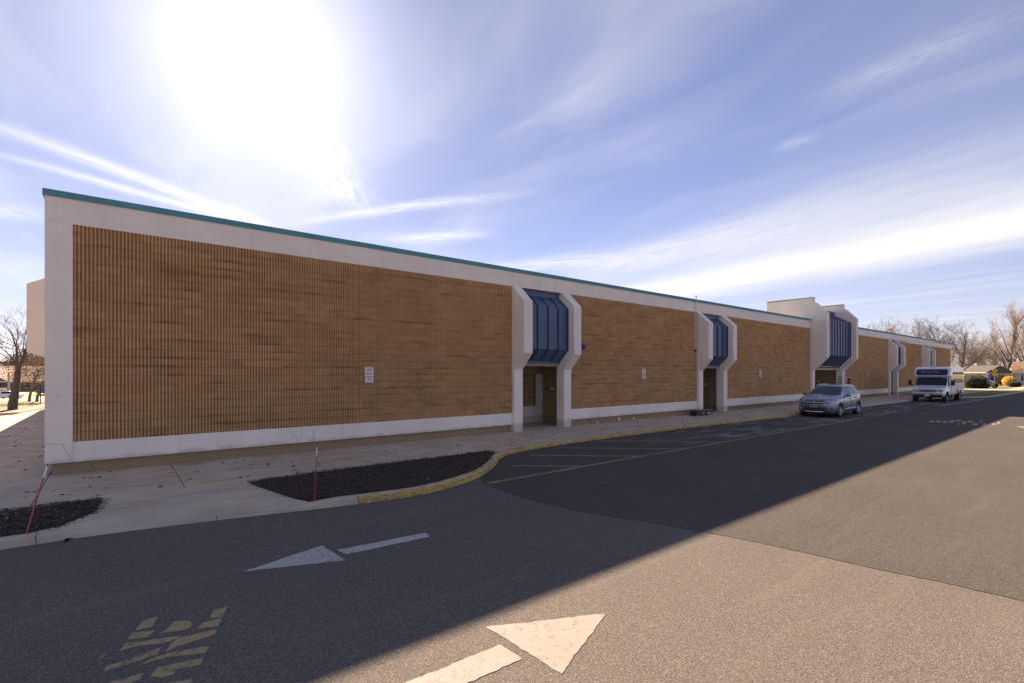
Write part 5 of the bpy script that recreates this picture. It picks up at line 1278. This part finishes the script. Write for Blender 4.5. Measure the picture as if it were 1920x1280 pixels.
def trimmed(px, dist, *a, **k): pass
shrub('hedge', 'large dark clipped hedge beside the minibus', pix_at(1828, 71, SW), 1.35, 1.15, .86, M_HEDGE, 9000, .055, 41, True, 'hedge', .75)
shrub('round_shrub', 'small brown round shrub at the foot of the feather flag', pix_at(1848.5, 70, SW), .55, .5, .36, M_BROWNBUSH, 2200, .05, 42)
shrub('round_shrub', 'small dark green round shrub beneath the yellow crossing sign', pix_at(1864.5, 71, SW), .42, .42, .40, M_HEDGE, 2200, .045, 43)
shrub('golden_shrub', 'bright golden-yellow shrub in front of the grey house', pix_at(1892, 82, SW), 1.0, .9, .82, M_GOLD, 4200, .07, 44)
shrub('hedge', 'low green hedge in front of the grey house', pix_at(1902, 78, SW), .95, .7, .42, M_HEDGE, 4200, .055, 45, True, 'hedge', .7)
shrub('dark_shrub', 'tall dark brown shrub beyond the crossing sign', pix_at(1876, 92, SW), .85, .8, .95, M_BROWNBUSH, 3600, .07, 46)
shrub('dark_shrub', 'loose brown bush behind the feather flag', pix_at(1855, 96, SW), .9, .9, 1.15, M_BROWNBUSH, 3600, .08, 47)
# feather flag on its pole
fp = pix_at(1845, 72, SW); fl = thing('feather_flag', 'purple and white feather flag on a thin pole behind the hedge', 'flag', fp, R(-35)); fl.scale = (1.15,) * 3
vs = []; n = 14
for k in range(n + 1):
    u = k / n; z = .55 + 1.45 * u; lean = .10 + .30 * u ** 2; wd = .62 * math.sin(math.pi * min(1, .18 + .62 * (1 - u)) ** .9) + .05
    vs += [(lean + .02, .03 * math.sin(u * 6), z), (lean + wd * .45, .03 * math.sin(u * 6 + 1), z - .05), (lean + wd, .04 * math.sin(u * 6 + 2), z - .12)]
def flag_part(nm, a, m_):
    v_ = []; f_ = []
    for k in range(n + 1): v_ += [Vector(vs[k * 3 + a]), Vector(vs[k * 3 + a + 1])]
    m2 = len(v_); v_ = v_ + [p_ + Vector((0, .006, 0)) for p_ in v_]
    for k in range(n):
        q = k * 2; f_ += [(q, q + 1, q + 3, q + 2), (m2 + q, m2 + q + 2, m2 + q + 3, m2 + q + 1)]
    obj(nm, v_, f_, m_, fl)
flag_part('flag_edge', 0, simple('flag_white', (.62, .60, .66), .8, .1, 5)); flag_part('flag_field', 1, simple('flag_purple', (.16, .10, .42), .8, .25, 4))
MB().tube([(0, 0, -.1), (.03, 0, .9), (.14, 0, 1.6), (.44, 0, 2.05)], .014, 6).make('pole', M_METAL, fl)
# pedestrian crossing sign
sp_ = pix_at(1865, 70, SW); sg = thing('crossing_sign', 'yellow diamond pedestrian crossing sign with an arrow plate on a post', 'sign', sp_, R(-50.99 + 12))
MB().tube([(0, .03, -.2), (0, .03, 2.98)], .03, 8).make('post', M_METAL, sg)
MB().prism_y([(-.43, 2.55), (0, 2.12), (.43, 2.55), (0, 2.98)], -.006, 0).make('sign_plate', M_SIGNYEL, sg)
MB().prism_y([(-.30, 1.78), (.30, 1.78), (.30, 2.10), (-.30, 2.10)], -.006, 0).make('arrow_plate', M_SIGNYEL, sg)
MB().tube([(0, -.012, 2.50), (.02, -.012, 2.66)], .06, 6).tube([(0, -.012, 2.5), (-.09, -.012, 2.32)], .028, 6).tube([(.01, -.012, 2.5), (.09, -.012, 2.33)], .028, 6).tube([(.02, -.012, 2.64), (.12, -.012, 2.52)], .022, 6).lathe([(0, -.018), (.05, -.018), (.05, -.008), (0, -.008)], 'y', (.03, 0, 2.77), 10).make('walking_figure', M_BLACK, sg)
MB().tube([(.18, -.012, 2.03), (-.16, -.012, 1.85)], .022, 6).tube([(-.16, -.012, 1.85), (-.15, -.012, 1.96)], .02, 6).tube([(-.16, -.012, 1.85), (-.04, -.012, 1.84)], .02, 6).make('arrow', M_BLACK, sg)
c1 = make_small_car('silver pickup parked between the minibus and the clipped hedge', M_CARSILVER, True, name='parked_pickup'); c1.location = pix_at(1800, 78, SW + .006) ; c1.rotation_euler = (0, 0, R(180 - 28))
c2 = make_small_car('white car parked behind the feather flag and round shrubs', M_CARWHITE); c2.location = pix_at(1862, 88, SW - .02); c2.rotation_euler = (0, 0, R(120))
# overhead cables
for k, (z0, z1) in enumerate(((7.1, 6.6), (6.4, 6.0), (5.6, 5.3))):
    a, b_ = pix_at(1775, 96, z0), pix_at(2050, 118, z1 + 1.2); pts = [a.lerp(b_, u / 12) - Vector((0, 0, .9 * math.sin(math.pi * u / 12))) for u in range(13)]
    tag(MB().tube(pts, .022, 5).make('overhead_cable', M_BLACK), ['top', 'middle', 'lowest'][k] + ' of three overhead cables beyond the far corner of the building', 'cable')
up = thing('utility_pole', 'wooden utility pole behind the far end of the roof', 'pole', pix_at(1775, 96, SW)); MB().tube([(0, 0, -.3), (0, 0, 7.6)], [.15, .11], 10).make('pole', M_WOOD, up); MB().box(-.9, .9, -.05, .05, 7.0, 7.12).make('cross_arm', M_WOOD, up)

# ------------------------------------------------------------ beyond the short side of the building (left)
isl = [(-60, 21.6), (-3.35, 21.9), (-2.95, 22.6), (-2.45, 25.5), (-2.45, 31.0), (14, 31.0), (14, 39.5), (-60, 39.5)]
struct(MB().prism_z(isl, -.3, SW + .05).make('planted_island', M_GRASS))
struct(MB().prism_z([(-60, 22.0), (-3.5, 22.3), (-2.8, 25.6), (-2.9, 28.2), (-5, 29.0), (-60, 28.5)], SW, SW + .058).make('bare_soil', M_SOIL))
kerb3 = struct(bpy.data.objects.new('island_kerb', None)); COL.objects.link(kerb3)
kerb_stones([Vector(p_) for p_ in ((-40, 21.5), (-20, 21.5), (-8, 21.55), (-3.4, 21.75), (-2.85, 22.3), (-2.35, 25.5), (-2.3, 29), (-2.3, 30.85), (5, 30.85), (13.5, 30.85))], 3.0, lambda p_: M_KERB, lambda p_: SW + .13, kerb3, .16, .5)
struct(MB().prism_x([(39.6, -.6), (125.5, -3.4), (125.5, -2.86), (39.6, .06)], -160, 40).make('side_street', simple('sunlit_old_asphalt', (.27, .235, .205), .9, .12, 1.2, 0, .4, 60)))
struct(MB().prism_x([(125.5, -3.4), (260, -3.4), (260, -2.32), (137, -2.25), (125.5, -2.85)], -200, 90).make('dry_verge', M_DRY))
tl_ = pix_at(24.5, 22.5, SW + .10)
rg = random.Random(21); tt = thing('forked_tree', 'bare forked tree with a swollen dark trunk on the soil island', 'tree', on_z(24, 767, SW + .05))
th, tn = [], []
def limb(pts, r0, r1, dst): dst.append(([Vector(p_) for p_ in pts], [r0 + (r1 - r0) * k / (len(pts) - 1) for k in range(len(pts))]))
ex = RGT.copy()                                        # limbs spread across the line of sight and in depth
def P3(a, z, d=0.0): return ex * a + FWD * d + Vector((0, 0, z))
limb([P3(0, -.15), P3(.05, .45), P3(.16, 1.2), P3(.24, 1.7), P3(.30, 2.25)], .21, .14, th); limb([P3(-.10, -.1), P3(-.13, .35), P3(-.04, .78), P3(.02, .95)], .16, .06, th)
limb([P3(.28, 2.15), P3(.10, 2.6, .1), P3(-.12, 2.85, .2), P3(-.45, 3.0, .3)], .085, .035, th); limb([P3(.30, 2.2), P3(.24, 2.9), P3(.12, 3.6, .1), P3(-.2, 4.1, .2)], .085, .03, th)
limb([P3(.30, 2.2), P3(.55, 2.7, -.1), P3(.8, 3.1, -.2), P3(1.05, 3.5, -.3)], .09, .035, th); limb([P3(.42, 2.5), P3(.52, 3.1, .2), P3(.66, 3.7, .3)], .05, .02, th)
src = list(th[2:])
def twigs(pts, rad, lv):
    if lv > 3: return
    for k in range(5 if lv == 0 else 3):
        u = rg.uniform(.35, 1.0) * (len(pts) - 1); i = min(len(pts) - 2, int(u)); p_ = pts[i].lerp(pts[i + 1], u - i); ax = (pts[i + 1] - pts[i]).normalized()
        d = (ax + Vector((rg.gauss(0, .55), rg.gauss(0, .55), rg.gauss(.18, .4)))).normalized(); ln_ = [1.5, .85, .5, .3][lv] * rg.uniform(.6, 1.2); q = [p_]
        for s_ in range(4): d = (d + Vector((rg.gauss(0, .16), rg.gauss(0, .16), rg.gauss(.05, .14)))).normalized(); q.append(q[-1] + d * ln_ / 4)
        r0 = max(.006, rad[min(i, len(rad) - 1)] * .55); rr = [r0 * (1 - .16 * s_) for s_ in range(5)]; tn.append((q, rr)); twigs(q, rr, lv + 1)
for pts, rad in src: twigs(pts, rad, 0)
tree_mesh(th, 10).make('trunk', M_BARK, tt, True); tree_mesh(tn, 4).make('crown', M_BARK, tt)
for px, dist, sd, sc, lab in ((54.5, 36.8, 31, 1.0, 'young tree keeping its dry tan leaves on the grass strip'), (68.5, 36.6, 32, .95, 'young tan-leaved tree on the grass strip beside the building')):
    p_ = pix_at(px, dist, SW + .05); t_ = thing('young_tree', lab, 'tree', p_)
    a_, b_ = grow(random.Random(sd), 2.6, .10, .50, 4, .75, .08, [8, 5, 4, 3], .62, .12, None, .006)
    tree_mesh(a_, 7).make('trunk', simple('pale_bark_%d' % sd, (.22, .18, .15), .9, .2, 6), t_, True); cr = tree_mesh(b_, 3).make('crown', M_TWIGL, t_)
    leaf_cloud(random.Random(sd + 9), 2300, lambda u: Vector((u.x * 1.7, u.y * 1.7, 2.5 + u.z * 1.35 * (1 + .3 * mnoise.noise(u * 2)))), .045, .2).make('leaves', M_DRYLEAF, t_)
M_BRK = simple('dull_red_brick', (.20, .135, .12), .9, .12, 3); M_RFT = simple('brown_tile_roof', (.30, .20, .155), .9, .15, 4)
bb = pix_at(30, 122, -2.3); fb = thing('far_brick_building', 'low brown brick building with a long sloping roof across the side street', 'building', bb, YAW - math.pi / 2 + R(6)); fb.scale = (1.15, 1.15, 1.05)
MB().box(-22, 26, 0, 18, -.1, 2.6).make('wall', M_BRK, fb)
rfv = [(-22.6, -.8, 2.35), (26.6, -.8, 2.35), (26.6, 19, 2.35), (-22.6, 19, 2.35), (-20, 9, 6.2), (24, 9, 6.2)]
rf = obj('roof', rfv, [(0, 1, 5, 4), (1, 2, 5), (2, 3, 4, 5), (3, 0, 4), (0, 3, 2, 1)], M_RFT, fb); MB().box(-22.6, 26.6, -.9, -.805, 2.2, 2.45).make('gutter', M_TRIM, rf)
MB().prism_y([(-12, 2.4), (-1.0, 2.4), (-6.5, 5.6)], -.6, 9).make('gable_roof', M_RFT, fb); MB().prism_y([(-11, 2.38), (-2, 2.38), (-6.5, 4.9)], -.66, -.605).make('gable_wall', M_BRK, fb)
for x in (-17, -13.5, -8, -4, 1.5, 5, 9): w_ = MB().box(x, x + 1.2, -.05, -.002, .9, 2.0).make('window', M_GLASS, fb); MB().box(x - .08, x + 1.28, -.08, -.051, .82, .9).make('sill', M_TRIM, w_)
for k, (px, dist, r_, h_) in enumerate([(30, 158, 7, 6.0), (50, 152, 6, 6.0), (68, 156, 8, 7.4), (88, 160, 7, 6.6)]):
    t_ = thing('evergreen_tree', 'dark evergreen tree behind the far brick building', 'tree', pix_at(px, dist, -2.35), 0, 'evergreens behind the brick building')
    MB().tube([(0, 0, -.2), (.1, 0, 3), (0, .1, h_ + 1.5)], [.3, .2, .06], 8).make('trunk', M_BARK, t_)
    leaf_cloud(random.Random(60 + k), 3600, lambda u: Vector((u.x * r_ * .8, u.y * r_ * .8, h_ * .75 + 1.6 + u.z * h_ * .6)) * (1 + .22 * mnoise.noise(u * 2.6 + Vector((k, 0, 0)))), .22, .3).make('crown', M_EVER, t_)
wc = make_small_car('white car on the side street beyond the forked tree', M_CARWHITE); wc.location = pix_at(-10, 94, -2.60); wc.rotation_euler = (R(-1.9), 0, R(-36))
bc = make_small_car('navy car parked on the dry grass across the side street', M_CARNAVY); bc.location = pix_at(70, 108, -2.25); bc.rotation_euler = (0, 0, R(-30))
ls = thing('lot_sign', 'low white board sign with a blue emblem on the dry verge', 'sign', pix_at(4, 104, -2.28), R(-39)); MB().box(-.95, .95, -.05, .05, .35, 1.45, .01).make('sign_board', M_SIGN, ls); MB().lathe([(0, -.07), (.14, -.065), (.15, -.05)], 'y', (-.1, 0, .92), 12).make('emblem', M_SIGNBLUE, ls); MB().box(-.5, -.42, -.03, .03, -.1, .35).box(.42, .5, -.03, .03, -.1, .35).make('legs', M_METAL, ls)
lp = thing('light_pole', 'pale concrete light pole across the side street', 'pole', pix_at(16.5, 104, -2.28)); MB().tube([(0, 0, -.2), (0, 0, 4.6)], [.2, .16], 10).make('pole', M_KERB, lp); MB().box(.05, .28, -.12, .12, .95, 1.25, .02).make('meter_box', M_METAL, lp)
ip = thing('island_post', 'thin black post on the grass strip by the young trees', 'post', pix_at(75.8, 34.5, SW + .05)); MB().tube([(0, 0, -.1), (0, 0, 1.35)], .028, 8).make('post', M_BLACK, ip); MB().lathe([(0, .05), (.04, .03), (.045, 0), (0, 0)], 'z', (0, 0, 1.35), 8).make('finial', M_BLACK, ip)
